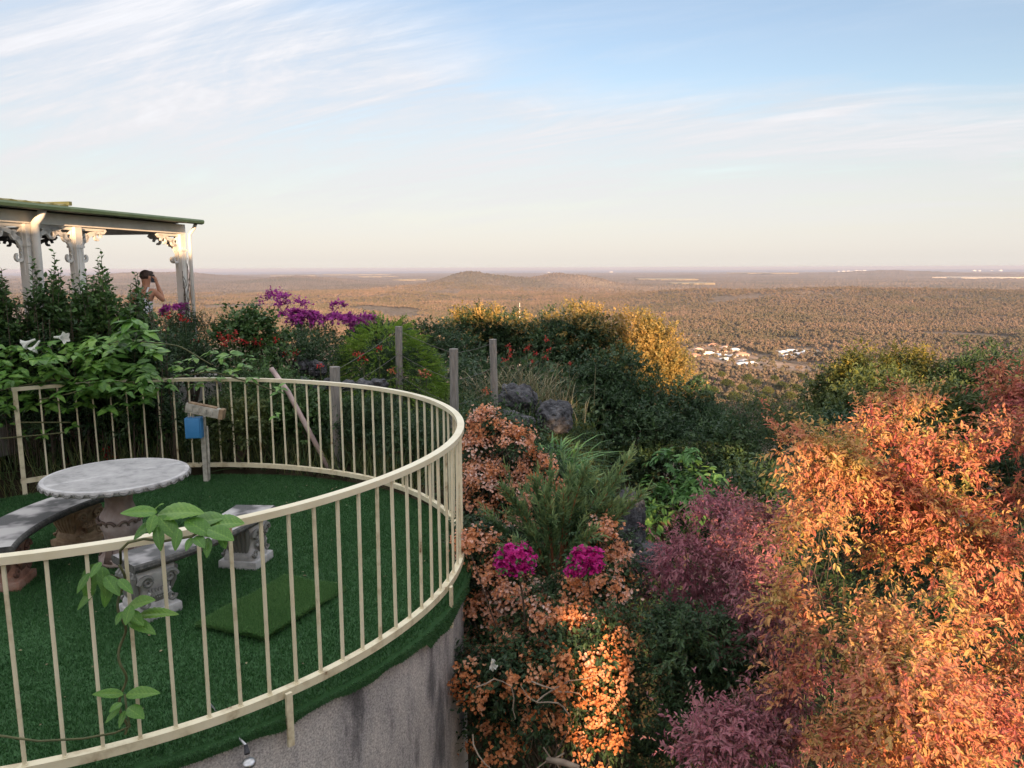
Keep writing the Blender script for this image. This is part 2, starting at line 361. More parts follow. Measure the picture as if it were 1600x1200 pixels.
M['pvc'] = pmat('stained pink grey pipe', [(.25, (.25, .19, .18)), (.5, (.42, .31, .29)), (.75, (.52, .44, .40))], 7, .5, .2, 60)
M['blue'] = pmat('blue painted metal', [(.3, (.04, .19, .42)), (.7, (.06, .24, .50))], 5, .4)
M['greyplastic'] = pmat('weathered grey plastic', [(.3, (.22, .21, .18)), (.5, (.38, .36, .31)), (.75, (.50, .48, .42))], 18, .6, .3, 60)
M['brown'] = pmat('rusty brown board', [(.3, (.16, .10, .06)), (.7, (.36, .26, .16))], 16, .8)
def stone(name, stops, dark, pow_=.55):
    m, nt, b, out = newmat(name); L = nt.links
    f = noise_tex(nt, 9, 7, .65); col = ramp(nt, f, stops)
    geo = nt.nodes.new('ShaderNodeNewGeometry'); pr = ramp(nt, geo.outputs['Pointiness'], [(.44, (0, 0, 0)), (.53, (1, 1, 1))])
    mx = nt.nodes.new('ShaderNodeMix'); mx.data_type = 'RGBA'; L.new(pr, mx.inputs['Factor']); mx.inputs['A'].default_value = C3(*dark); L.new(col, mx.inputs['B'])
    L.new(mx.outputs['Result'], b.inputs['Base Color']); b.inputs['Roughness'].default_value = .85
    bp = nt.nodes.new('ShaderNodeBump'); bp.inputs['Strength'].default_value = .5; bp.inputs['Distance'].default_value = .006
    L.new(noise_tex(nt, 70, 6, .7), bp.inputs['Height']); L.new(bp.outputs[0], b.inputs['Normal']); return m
M['stone'] = stone('aged cast stone', [(.3, (.24, .24, .24)), (.5, (.42, .41, .41)), (.75, (.56, .55, .54))], (.17, .17, .16))
M['pinkstone'] = stone('pinkish cast stone', [(.3, (.26, .18, .15)), (.5, (.43, .34, .31)), (.75, (.54, .47, .44))], (.17, .12, .10))
M['redstone'] = stone('terracotta tinted cast stone', [(.3, (.16, .07, .045)), (.5, (.30, .15, .10)), (.75, (.38, .27, .23))], (.14, .07, .05))
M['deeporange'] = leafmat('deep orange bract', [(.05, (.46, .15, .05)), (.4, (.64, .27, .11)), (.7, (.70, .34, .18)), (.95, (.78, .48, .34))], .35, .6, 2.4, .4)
def leaf2(name, cols, **k): 
    n = len(cols); return leafmat(name, [(.08 + .84 * i / (n - 1), c) for i, c in enumerate(cols)], **k)
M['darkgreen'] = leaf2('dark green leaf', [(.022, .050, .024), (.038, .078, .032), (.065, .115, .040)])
M['midgreen'] = leaf2('mid green leaf', [(.035, .080, .026), (.060, .125, .036), (.095, .18, .048)])
M['vine'] = leaf2('bright vine leaf', [(.065, .16, .032), (.11, .25, .045), (.20, .35, .07)], rough=.35, trans=.3)
M['juniper'] = leaf2('juniper leaf', [(.09, .17, .025), (.16, .28, .035), (.26, .38, .055)])
M['olive'] = leaf2('olive green leaf', [(.045, .070, .025), (.080, .115, .034), (.17, .19, .048)])
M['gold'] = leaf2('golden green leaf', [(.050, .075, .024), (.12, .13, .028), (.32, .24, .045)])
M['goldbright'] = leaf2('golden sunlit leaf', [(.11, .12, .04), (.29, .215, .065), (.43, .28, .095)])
M['brushleaf'] = leaf2('bottlebrush leaf', [(.085, .16, .075), (.15, .25, .11), (.29, .37, .15)])
M['lime'] = leaf2('light green leaf', [(.050, .13, .040), (.085, .20, .055), (.13, .27, .075)])
M['nandina'] = leafmat('red nandina leaf', [(.05, (.09, .14, .04)), (.16, (.28, .27, .07)), (.32, (.56, .35, .12)), (.50, (.55, .26, .13)), (.70, (.48, .155, .10)), (.95, (.32, .075, .08))], .3, .5, 2.6, .45)
M['purpleleaf'] = leafmat('purple pink leaf', [(.05, (.07, .12, .04)), (.25, (.22, .13, .11)), (.55, (.40, .17, .20)), (.95, (.33, .10, .15))], .3, .5, 2.2, .35)
M['orangebract'] = leafmat('orange bougainvillea bract', [(.05, (.54, .20, .07)), (.35, (.72, .34, .17)), (.62, (.78, .42, .29)), (.95, (.84, .66, .60))], .35, .6, 2.4, .45)
M['magenta'] = leafmat('magenta bract', [(.1, (.32, .01, .12)), (.6, (.55, .015, .24)), (.95, (.62, .05, .34))], .35, .6)
M['purplebract'] = leafmat('purple bract', [(.1, (.20, .03, .15)), (.6, (.42, .05, .34)), (.95, (.55, .10, .48))], .35, .6)
M['redflower'] = leafmat('red flower', [(.1, (.30, .02, .02)), (.9, (.52, .05, .04))], .25, .6)
M['rustflower'] = leafmat('rust flower', [(.1, (.34, .10, .05)), (.9, (.50, .18, .09))], .25, .6)
M['whiteflower'] = leafmat('white petal', [(.1, (.70, .72, .66)), (.9, (.82, .82, .78))], .3, .5)
M['drygrass'] = leaf2('dry grass', [(.10, .09, .04), (.20, .17, .09), (.30, .26, .15)])
M['grass'] = leaf2('garden grass', [(.04, .075, .026), (.08, .125, .04), (.17, .18, .065)])
M['turfblade'] = leafmat('artificial turf blade', [(.05, (.022, .075, .022)), (.5, (.036, .110, .032)), (.95, (.060, .15, .045))], .15, .5, 2.0, .22)
M['matblade'] = leafmat('lighter turf blade', [(.05, (.06, .15, .045)), (.5, (.09, .20, .06)), (.95, (.13, .25, .08))], .15, .5, 3, .3)
M['turfbase'] = pmat('turf backing', [(.3, (.016, .060, .016)), (.7, (.026, .085, .022))], 40, .9)
M['forest'] = None
# ------------------------------------------------------------------ ground, sea
def ground_mat():
    m, nt, b, out = newmat('hillside and forest floor'); L = nt.links
    geo = nt.nodes.new('ShaderNodeNewGeometry').outputs['Position']
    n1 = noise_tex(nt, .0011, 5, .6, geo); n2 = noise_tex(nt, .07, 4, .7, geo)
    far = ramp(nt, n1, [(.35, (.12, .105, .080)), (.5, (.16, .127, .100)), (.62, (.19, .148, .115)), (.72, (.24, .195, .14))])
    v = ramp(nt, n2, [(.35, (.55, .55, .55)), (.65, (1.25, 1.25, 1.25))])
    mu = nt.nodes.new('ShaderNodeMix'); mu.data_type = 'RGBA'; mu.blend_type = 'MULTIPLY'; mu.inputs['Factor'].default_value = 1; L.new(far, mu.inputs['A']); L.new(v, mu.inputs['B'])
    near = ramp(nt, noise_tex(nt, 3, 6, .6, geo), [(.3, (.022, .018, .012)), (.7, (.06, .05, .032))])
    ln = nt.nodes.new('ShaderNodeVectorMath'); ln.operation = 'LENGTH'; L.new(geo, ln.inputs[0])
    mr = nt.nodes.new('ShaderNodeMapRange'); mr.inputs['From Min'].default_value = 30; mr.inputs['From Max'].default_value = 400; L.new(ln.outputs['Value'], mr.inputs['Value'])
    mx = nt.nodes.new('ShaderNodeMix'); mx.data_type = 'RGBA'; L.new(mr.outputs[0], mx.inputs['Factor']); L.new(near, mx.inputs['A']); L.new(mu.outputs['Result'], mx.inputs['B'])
    L.new(mx.outputs['Result'], b.inputs['Base Color']); b.inputs['Roughness'].default_value = 1; b.inputs['Specular IOR Level'].default_value = .0
    return m
def polar(rings, th):
    n = len(th); RR, TT = np.meshgrid(rings, th, indexing='ij'); return RR * np.sin(TT), RR * np.cos(TT)
def polar_faces(nr, nt_, wrap):
    i = np.arange(nr - 1)[:, None]; j = np.arange(nt_ if wrap else nt_ - 1)[None]; k = (j + 1) % nt_
    a = i * nt_ + j; b = i * nt_ + k; c = (i + 1) * nt_ + k; d = (i + 1) * nt_ + j
    return np.concatenate([np.stack([a, c, b], -1).reshape(-1, 3), np.stack([a, d, c], -1).reshape(-1, 3)])
th = np.concatenate([np.linspace(R(-37.5), R(37.5), 1000), np.linspace(R(37.5), R(322.5), 70)[1:-1]])
rings = np.concatenate([np.linspace(.3, 26, 110), np.geomspace(27, 4300, 110), 1 / np.linspace(1 / 4350, 1 / 38000, 165)])
X, Y = polar(rings, th); Z = G(X, Y)
rr = np.hypot(X, Y); rg = np.random.RandomState(3)
amp = sstep(4000, 4600, rr) * (1 - sstep(26000, 30000, rr)) * (Y > 0)
Z = Z + amp * (rg.rand(*Z.shape) ** 1.5 * 10 * np.interp(rr, [4000, 9000, 20000], [1, .8, .45]) + (fnoise(X / 70., Y / 70.) - .45) * 16)
g = Geo(); V = np.stack([X, Y, Z], -1).reshape(-1, 3); F = polar_faces(len(rings), len(th), True)
V = np.vstack([V, [0, 0, float(Z[0].mean())]]); c = len(V) - 1; j = np.arange(len(th)); F = np.vstack([F, np.stack([np.full(len(th), c), j, (j + 1) % len(th)], -1)])
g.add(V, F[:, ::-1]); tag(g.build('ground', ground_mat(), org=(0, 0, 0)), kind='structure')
def sea_mat():
    m, nt, b, out = newmat('sea'); b.inputs['Base Color'].default_value = C3(.04, .09, .16); b.inputs['Roughness'].default_value = .55; b.inputs['Specular IOR Level'].default_value = .25
    return m
th2 = np.linspace(R(-60), R(60), 80); rings2 = np.geomspace(18000, 62000, 30)
X, Y = polar(rings2, th2); g = Geo(); g.add(np.stack([X, Y, X * 0 - 151.0], -1).reshape(-1, 3), polar_faces(len(rings2), len(th2), False)[:, ::-1])
tag(g.build('sea', sea_mat(), org=(0, 0, -151)), kind='structure')
# pale fields, sand and bare earth on the plain, seen edge-on
def patch(name, px, py, wpx, dpt, stops, seed, z0=-148):
    rng = np.random.RandomState(seed); c = atz(px, py + 1.5, z0 + 6); D = c.y; w = wpx / FPX * D / 2
    a = np.linspace(0, 2 * np.pi, 28, endpoint=False); r = 1 + .35 * (rng.rand(28) - .5)
    x = c.x + np.cos(a) * w * r; y = c.y + np.sin(a) * dpt * r
    g = Geo(); zc = G(x, y).max() + (3 if D < 3000 else 11)
    V = np.vstack([np.stack([x, y, np.full(28, zc)], -1), np.stack([x, y, np.full(28, zc - 14)], -1), [[c.x, c.y, zc]]]); F = []
    for j in range(28): k = (j + 1) % 28; F += [[56, j, k], [j, 28 + j, 28 + k], [j, 28 + k, k]]
    g.add(V, F); tag(g.build(name, pmat(name, stops, .02, .95)), kind='structure')
sand = [(.3, (.36, .32, .26)), (.7, (.50, .45, .38))]; field = [(.3, (.17, .145, .09)), (.7, (.25, .21, .14))]; earth = [(.3, (.26, .15, .08)), (.7, (.36, .22, .13))]
for i, (px, py, w, d, s) in enumerate([(1528, 432, 112, 500, sand), (1190, 428, 90, 900, field), (1080, 442, 70, 300, field), (1040, 435, 90, 600, field), (590, 431, 55, 500, field),
        (640, 437, 46, 320, field), (460, 430, 60, 500, field), (560, 428, 90, 900, field), (1290, 461, 40, 60, field),
        (1450, 461, 60, 60, field)]):
    patch(('sand_flat', 'field', 'bare_earth')[[sand, field, earth].index(s)], px, py, w, d, s, i)
def suburb_ground(): 
    for (pts, nm, st) in (([(1052, 548), (1100, 538), (1150, 544), (1188, 560), (1250, 570), (1300, 580), (1262, 585), (1215, 582), (1178, 580), (1120, 566), (1060, 556)], 'bare_earth', [(.35, (.17, .12, .07)), (.5, (.27, .17, .11)), (.65, (.36, .26, .19))]),
                          ([(1206, 548), (1260, 545), (1300, 550), (1262, 562), (1222, 560)], 'bare_earth', [(.3, (.24, .18, .13)), (.7, (.34, .27, .2))])):
        P = [atz(x, y, -146) for x, y in pts]; c = sum(P, Vector()) / len(P); zt = max(gz(p.x, p.y) for p in P + [c]) + 1.0
        n = len(P); V = [[p.x, p.y, zt] for p in P] + [[p.x, p.y, zt - 9] for p in P] + [[c.x, c.y, zt]]; F = []
        for j in range(n): k = (j + 1) % n; F += [[2 * n, k, j], [j, n + k, n + j], [j, k, n + k]]
        g = Geo(); g.add(V, F); tag(g.build(nm, pmat('suburb earth', st, .03, .95)), kind='structure')
suburb_ground()
# ------------------------------------------------------------------ forest
def forest_mat(name, stops):
    m, nt, b, out = newmat(name); L = nt.links
    oi = nt.nodes.new('ShaderNodeObjectInfo'); a = nt.nodes.new('ShaderNodeAttribute'); a.attribute_name = 'rnd'
    geo = nt.nodes.new('ShaderNodeNewGeometry').outputs['Position']; nz = noise_tex(nt, .0022, 4, .6, geo)
    def mm(op, x, y):
        n = nt.nodes.new('ShaderNodeMath'); n.operation = op
        for i, v in enumerate((x, y)):
            if isinstance(v, float): n.inputs[i].default_value = v
            else: L.new(v, n.inputs[i])
        return n.outputs[0]
    s = mm('ADD', mm('ADD', mm('MULTIPLY', oi.outputs['Random'], .30), mm('MULTIPLY', a.outputs['Fac'], .12)), mm('ADD', mm('MULTIPLY', mm('SUBTRACT', nz, .3), 1.0), mm('MULTIPLY', mm('SUBTRACT', noise_tex(nt, .012, 3, .6, geo), .5), .7)))
    col = ramp(nt, s, stops); L.new(col, b.inputs['Base Color']); b.inputs['Roughness'].default_value = .9; b.inputs['Specular IOR Level'].default_value = .0
    return m
FM = forest_mat('gum forest crown', [(.0, (.070, .080, .050)), (.28, (.125, .110, .072)), (.52, (.175, .135, .100)), (.78, (.24, .170, .13))])
FM2 = forest_mat('valley gum crown', [(.1, (.035, .055, .018)), (.5, (.085, .10, .028)), (.9, (.17, .13, .045))])
def forest_tree(seed, n=26, k=5, h=13., rx=5.2):
    rng = np.random.RandomState(seed); g = Geo(); B = crownblobs(rng, (0, 0, h * .52), (rx, rx, h * .42), 5, .5)
    P, d, r = clumps(rng, B, n, 1.6)
    for j in range(k):
        q = rdirs(rng, n); nr = unit(d + q * .6); dd = unit(np.cross(nr, rdirs(rng, n)))
        leaves(g, 'diamond', P + q * .8 - dd * 1.3, dd, nr, 3.0 * rng.uniform(.7, 1.3, n), 2.6, rng.rand(n), 0)
    return g
def gn_forest(name, pts, protos, smin, smax, seed):
    me = bpy.data.meshes.new(name); me.vertices.add(len(pts)); me.vertices.foreach_set('co', np.asarray(pts, np.float32).ravel()); me.update()
    ob = bpy.data.objects.new(name, me); COL.objects.link(ob); tag(ob, kind='stuff')
    ng = bpy.data.node_groups.new(name, 'GeometryNodeTree'); ng.interface.new_socket('Geometry', in_out='INPUT', socket_type='NodeSocketGeometry'); ng.interface.new_socket('Geometry', in_out='OUTPUT', socket_type='NodeSocketGeometry')
    N = ng.nodes; L = ng.links; gi = N.new('NodeGroupInput'); go = N.new('NodeGroupOutput'); jn = N.new('GeometryNodeJoinGeometry')
    idx = N.new('GeometryNodeInputIndex'); md = N.new('FunctionNodeRandomValue'); md.data_type = 'INT'; md.inputs[4].default_value = 0; md.inputs[5].default_value = len(protos) - 1; md.inputs['Seed'].default_value = 99
    for i, p in enumerate(protos):
        cmp_ = N.new('FunctionNodeCompare'); cmp_.data_type = 'INT'; cmp_.operation = 'EQUAL'; L.new(md.outputs[2], cmp_.inputs[2]); cmp_.inputs[3].default_value = i
        io = N.new('GeometryNodeInstanceOnPoints'); oi = N.new('GeometryNodeObjectInfo'); oi.inputs['Object'].default_value = p; oi.transform_space = 'ORIGINAL'
        rr_ = N.new('FunctionNodeRandomValue'); rr_.data_type = 'FLOAT_VECTOR'; rr_.inputs[0].default_value = (0, 0, 0); rr_.inputs[1].default_value = (0.1, .1, 6.28)
        rs = N.new('FunctionNodeRandomValue'); rs.data_type = 'FLOAT'; rs.inputs[2].default_value = smin; rs.inputs[3].default_value = smax; rs.inputs['Seed'].default_value = seed
        m2p = N.new('GeometryNodeMeshToPoints'); L.new(gi.outputs[0], m2p.inputs['Mesh']); L.new(cmp_.outputs[0], m2p.inputs['Selection'])
        L.new(m2p.outputs[0], io.inputs['Points']); L.new(oi.outputs['Geometry'], io.inputs['Instance']); L.new(rr_.outputs[0], io.inputs['Rotation']); L.new(rs.outputs[1], io.inputs['Scale']); L.new(io.outputs[0], jn.inputs[0])
    L.new(jn.outputs[0], go.inputs[0]); md_ = ob.modifiers.new('instances', 'NODES'); md_.node_group = ng; return ob
protos = []
for s in range(4):
    o = bpy.data.objects.new('forest_tree_source', forest_tree(s, h=(12, 15, 10, 17)[s], rx=(5.5, 5, 5, 4.6)[s]).mesh('forest_tree_source', [FM])); protos.append(o)
rng = np.random.RandomState(21)
def scatter(y0, y1, sp, hw=.76):
    n = int((y1 ** 2 - y0 ** 2) * hw / sp ** 2); r = np.sqrt(rng.uniform(y0 ** 2, y1 ** 2, n)); return rng.uniform(-hw, hw, n) * r, r
xa, ya = scatter(640, 1800, 6.2); xb, yb = scatter(1800, 3000, 7.0); xc, yc = scatter(3000, 4700, 10.5)
xf = np.concatenate([xa, xb, xc]); yf = np.concatenate([ya, yb, yc])
pxs = CX + xf / yf * FPX; pys = 421 + (150 / yf) * FPX
keep = (pxs > 860) | (yf > 1500)
keep &= ~((pxs < 330) & (yf < 3000) & (pxs < 240))
def inpoly(px, py, poly):
    c = np.zeros(len(px), bool); n = len(poly)
    for i in range(n):
        x1, y1 = poly[i]; x2, y2 = poly[(i + 1) % n]
        t = ((y1 > py) != (y2 > py)) & (px < (x2 - x1) * (py - y1) / (y2 - y1 + 1e-9) + x1); c ^= t
    return c
thin = rng.rand(len(xf)) < .13
keep &= thin | ~inpoly(pxs, pys, [(1045, 548), (1100, 537), (1150, 543), (1190, 558), (1250, 568), (1305, 578), (1266, 592), (1215, 590), (1178, 588), (1115, 574), (1050, 562)])
keep &= thin | ~inpoly(pxs, pys, [(1203, 546), (1260, 543), (1306, 549), (1300, 560), (1262, 566), (1220, 564)])
clear = fnoise(xf / 420. + 3, yf / 420.) < .29
keep &= ~(clear & (yf > 1500))
xf, yf = xf[keep], yf[keep]
pts = np.stack([xf, yf, G(xf, yf)], 1)
gn_forest('forest', pts, protos, .34, .92, 4)
# single gum trees one can tell apart in the near valley
rng = np.random.RandomState(5)
gum_spots = [(1075, 600, 790), (1096, 590, 830), (1118, 603, 770), (1140, 592, 820), (1163, 600, 780), (1186, 592, 840), (1204, 604, 770), (1226, 596, 820), (1250, 600, 780), (1272, 592, 840), (1152, 612, 720), (1240, 612, 720), (1104, 614, 720), (1196, 616, 700), (1284, 608, 760), (1130, 580, 930), (1172, 584, 900), (1215, 586, 900), (1258, 584, 920)]
def gum_thing():
    root = empty('gum_tree', (0, 0, 0), 'round golden green gum crown below the suburb in the valley', 'tree', 'gum trees in the near valley')
    r2 = np.random.RandomState(77); g = Geo(); B = crownblobs(r2, (0, 0, 7.2), (6.5, 6.5, 5.2), 8, .45)
    foliage(r2, g, B, 90, 1.5, 6, 1.3, 5, 1.0, .75, up=.4); g.build('crown', FM2, root)
    w = Geo(); limbs(r2, w, (0, 0, -1), [b[0] for b in B], .35, .06); w.build('trunk', M['bark'], root); return root
gum0 = gum_thing()
for i, (px, py, D) in enumerate(gum_spots):
    o = gum0 if i == 0 else copy_tree(gum0); x = (px - CX) / FPX * D; ztop = at(px, py, D).z; zg = gz(x, D)
    s = rng.uniform(.85, 1.2); o.location = (x, D, max(zg - 1, ztop - 12.5 * s)); o.scale = (s,) * 3; o.rotation_euler = (0, 0, rng.uniform(0, 6.3))
# ------------------------------------------------------------------ far buildings
HM = {k: pmat('house ' + k, [(.3, tuple(v * .85 for v in c)), (.7, c)], .3, .7) for k, c in dict(wall=(.55, .48, .40), white=(.78, .78, .77), grey=(.36, .38, .42), blue=(.42, .48, .56), orange=(.55, .27, .17), pink=(.60, .42, .34), dark=(.05, .055, .06)).items()}
def house(px, py, w, d, roofm, label, group, rot=0., D=None, hh=3.0, rh=3.0):
    c = atz(px, py, -143.) if D is None else at(px, py, D); z = gz(c.x, c.y) + .9
    root = empty('house', (c.x, c.y, z), label, 'house', group); rm = rz(rot); loc = Vector((c.x, c.y, z))
    g = Geo(); box(g, loc + Vector((0, 0, hh / 2 - .8)), (w, d, hh + 1.6), rm); g.build('wall', HM['wall'], root)
    g = Geo(); e = .7; a, b = w / 2 + e, d / 2 + e; k = max(0.2, (w - d) / 2); q = [(-a, -b, hh), (a, -b, hh), (a, b, hh), (-a, b, hh), (-k, 0, hh + rh), (k, 0, hh + rh), (-a, -b, hh - .25), (a, -b, hh - .25), (a, b, hh - .25), (-a, b, hh - .25)]
    V = [rm @ Vector(p) + loc for p in q]
    g.add([v[:] for v in V], [[0, 1, 5], [0, 5, 4], [1, 2, 5], [2, 3, 4], [2, 4, 5], [3, 0, 4], [6, 7, 1], [6, 1, 0], [7, 8, 2], [7, 2, 1], [8, 9, 3], [8, 3, 2], [9, 6, 0], [9, 0, 3], [6, 8, 7], [6, 9, 8]]); g.build('roof', HM[roofm], root)
    for sx in (-.28, .1, .34):
        g = Geo(); box(g, loc + rm @ Vector((sx * w, -d / 2 - .03, hh * .52)), (w * .13, .08, 1.2), rm); g.build('window', HM['dark'], root)
    return root
suburb = [(1068, 548, 'pink', 'pinkish roofed house at the far left end of the estate'), (1092, 545, 'pink', 'pink roofed house second from the left end of the estate'), (1115, 537, 'orange', 'orange roofed house at the back left of the estate'),
 (1133, 541, 'pink', 'broad pinkish house in the middle of the estate back row'), (1107, 551, 'white', 'white roofed house at the left of the estate middle row'), (1126, 547, 'orange', 'orange roofed house in the middle of the estate'),
 (1149, 546, 'white', 'large white roofed house with grey shadow at the estate centre'), (1160, 553, 'orange', 'small orange roofed house behind the front row'), (1125, 553, 'white', 'white roofed house left of centre in the front rows'),
 (1134, 560, 'white', 'white arched roof house at the front left of the estate'), (1146, 555, 'grey', 'grey roofed house beside the white arched roof'), (1163, 562, 'grey', 'grey roofed house near the front right of the estate'),
 (1172, 566, 'white', 'white roofed house at the front right corner of the estate'), (1158, 567, 'blue', 'low blue grey roof at the very front of the estate'), (1085, 555, 'orange', 'orange roofed house at the lower left of the estate'),
 (1224, 551, 'white', 'white roofed house left in the right hand cluster'), (1236, 548, 'white', 'white roofed house at the back of the right hand cluster'), (1247, 554, 'blue', 'blue grey roofed house at the front of the right hand cluster'),
 (1258, 550, 'white', 'white roofed house right in the right hand cluster'), (1232, 556, 'white', 'low white roof at the front left of the right cluster'), (1290, 552, 'blue', 'long blue grey roof at the right end of the clearing'),
 (1074, 528, 'white', 'lone white roof among trees above the estate'), (1093, 523, 'white', 'lone small white house higher in the trees'), (1160, 528, 'white', 'lone small white roof in the forest right of the estate')]
rng = np.random.RandomState(9)
for px, py, rm_, lab in suburb: house(px, py, rng.uniform(15, 22), rng.uniform(10, 14), rm_, lab, 'houses of the estate in the valley', rng.uniform(-.5, .5))
# pale long sheds on the ridge and white blocks of the far town
rng = np.random.RandomState(11)
sheds = [(1228, 456, 60, 'white'), (1246, 454, 55, 'pink'), (1264, 454, 50, 'white'), (1282, 456, 30, 'white'), (1218, 458, 30, 'white')]
SL = {1228: 'long white roofed warehouse second from the left on the far ridge', 1246: 'pinkish roofed warehouse in the middle of the far ridge group', 1264: 'white roofed warehouse second from the right on the far ridge', 1282: 'small white warehouse at the right end of the far ridge group', 1218: 'small white warehouse at the left end of the far ridge group'}
for px, py, w, c in sheds:
    p = at(px, py, 3900); root = empty('warehouse', p, SL[px], 'warehouse', 'pale warehouses on the far forest ridge')
    g = Geo(); zb = gz(p.x, p.y); box(g, Vector((p.x, p.y, (zb + p.z) / 2)), (w, 30, p.z - zb)); g.build('wall', HM['wall'], root)
    g = Geo(); V = [(p.x - w / 2 - 1, p.y - 16, p.z), (p.x + w / 2 + 1, p.y - 16, p.z), (p.x + w / 2 + 1, p.y + 16, p.z), (p.x - w / 2 - 1, p.y + 16, p.z), (p.x - w / 2 - 1, p.y, p.z + 6), (p.x + w / 2 + 1, p.y, p.z + 6)]
    g.add(V, [[0, 1, 5], [0, 5, 4], [2, 3, 4], [2, 4, 5], [0, 4, 3], [1, 2, 5], [0, 3, 2], [0, 2, 1]]); g.build('roof', HM[c], root)
town = [(1310, 423), (1318, 424), (1325, 422), (1331, 424), (1338, 423), (1344, 424), (1350, 425), (1357, 425), (1364, 424), (1371, 425), (1522, 427), (1530, 427), (1549, 426), (1563, 427), (857, 423), (955, 424), (392, 429), (398, 429)]
for px, py in town:
    D = 26000 if px > 400 else 9500
    p = at(px, py, D); zb = gz(p.x, p.y) - 3; k = D / 26000; h = rng.uniform(22, 48) * k; w = rng.uniform(60, 120) * k
    g = Geo(); box(g, Vector((p.x, p.y, zb + h / 2)), (w, 60 * k, h)); box(g, Vector((p.x + w * .1, p.y, zb + h + 4 * k)), (w * .3, 30 * k, 8 * k - .01))
    tag(g.build('apartment_block', HM['white']), 'tiny white block of the far coastal towns', 'building', 'white blocks of the far coastal towns')
# thin mast above the trees
p = at(812, 506, 60); g = Geo(); t = at(812, 473, 60); tube(g, [(p.x, p.y, p.z - 8), (p.x, p.y, p.z), (t.x, t.y, t.z)], [.05, .04, .02], 8)
tag(g.build('mast', M['white']), 'thin pale mast rising behind the middle trees', 'mast')
# haze
g = Geo(); box(g, (0, 0, -70.), (128000, 128000, 172.)); hz = g.build('haze', [], org=(0, 0, -70)); tag(hz, kind='stuff')
hm = bpy.data.materials.new('haze'); hm.use_nodes = True; nt = hm.node_tree; nt.nodes.clear(); o_ = nt.nodes.new('ShaderNodeOutputMaterial'); v = nt.nodes.new('ShaderNodeVolumePrincipled')
v.inputs['Color'].default_value = (.45, .50, .64, 1); v.inputs['Density'].default_value = HAZE; v.inputs['Anisotropy'].default_value = 0.0; nt.links.new(v.outputs[0], o_.inputs['Volume']); hz.data.materials.append(hm)
# ------------------------------------------------------------------ terrace
TC = (-3.13, 5.75)
def wall_mat():
    m, nt, b, out = newmat('stained rendered concrete'); L = nt.links
    geo = nt.nodes.new('ShaderNodeNewGeometry').outputs['Position']
    mp = nt.nodes.new('ShaderNodeMapping'); mp.inputs['Scale'].default_value = (1.7, 1.7, .42); L.new(geo, mp.inputs[0])
    st = noise_tex(nt, 1.6, 6, .62, mp.outputs[0]); base = ramp(nt, noise_tex(nt, 90, 3, .7), [(.3, (.22, .21, .205)), (.5, (.46, .43, .41)), (.7, (.70, .66, .62))])
    s2 = ramp(nt, st, [(.48, (1, 1, 1)), (.57, (.74, .75, .78)), (.63, (.34, .35, .38)), (.72, (.16, .165, .18))])
    mu = nt.nodes.new('ShaderNodeMix'); mu.data_type = 'RGBA'; mu.blend_type = 'MULTIPLY'; mu.inputs['Factor'].default_value = 1; L.new(base, mu.inputs['A']); L.new(s2, mu.inputs['B'])
    L.new(mu.outputs['Result'], b.inputs['Base Color']); b.inputs['Roughness'].default_value = .9
    bp = nt.nodes.new('ShaderNodeBump'); bp.inputs['Strength'].default_value = .8; bp.inputs['Distance'].default_value = .006
    L.new(noise_tex(nt, 70, 5, .7), bp.inputs['Height']); L.new(bp.outputs[0], b.inputs['Normal']); return m
g = Geo(); ww = np.random.RandomState(2)
lathe(g, [(0.01, -.03), (2.70, -.03), (2.74, -.035), (2.745, -.06), (2.745, -.5), (2.75, -1), (2.755, -2), (2.77, -4.2)], (TC[0], TC[1], 0), 180,
      lambda i, a: (.0015 * np.sin(a * 9 + i) + .001 * np.sin(a * 23)) if i > 1 else 0 * a)
tag(g.build('retaining_wall', wall_mat(), org=(TC[0], TC[1], -4.2), smooth=True), 'round rendered concrete retaining wall with dark streaks under the turf terrace', 'wall')
# turf sheet: covers the wall top and droops over its edge with an uneven hem
na = 360; a = np.linspace(0, 2 * np.pi, na, endpoint=False)
hem = .022 + .042 * vnoise(a * 5, a * 0 + 3) + .04 * vnoise(a * 19, a * 0 + 8) + .05 * (vnoise(a * 2.3, a * 0) > .62)
prof = [(2.0, 0.), (2.62, 0.), (2.755, -.004)]
TB = Geo(); rowsV = [np.tile([[TC[0], TC[1], 0.]], (na, 1))]
for r_ in (.8, 1.6, 2.2, 2.6, 2.755): rowsV.append(np.stack([TC[0] + r_ * np.cos(a), TC[1] + r_ * np.sin(a), (fnoise(r_ * np.cos(a) * 1.3 + 5, r_ * np.sin(a) * 1.3) - .47) * .03 + 0 * a], 1))
rowsV.append(np.stack([TC[0] + 2.79 * np.cos(a), TC[1] + 2.79 * np.sin(a), -.03 + 0 * a], 1)); rowsV.append(np.stack([TC[0] + 2.80 * np.cos(a), TC[1] + 2.80 * np.sin(a), -hem], 1))
Vt = np.concatenate(rowsV); Ft = polar_faces(len(rowsV), na, True)
TB.add(Vt, Ft); turf = TB.build('turf', M['turfbase'], org=(TC[0], TC[1], 0)); tag(turf, kind='structure')
rng = np.random.RandomState(4)
def blades_on(n, sampler, h, w, mat, name, parent=None, lab=None):
    P, nrm, rn = sampler(n); g = Geo(); d = nrm + rng.normal(size=(n, 3)) * .35
    leaves(g, 'tri', P, d, rdirs(rng, n), h * rng.uniform(.6, 1.2, n), w, rn); return g
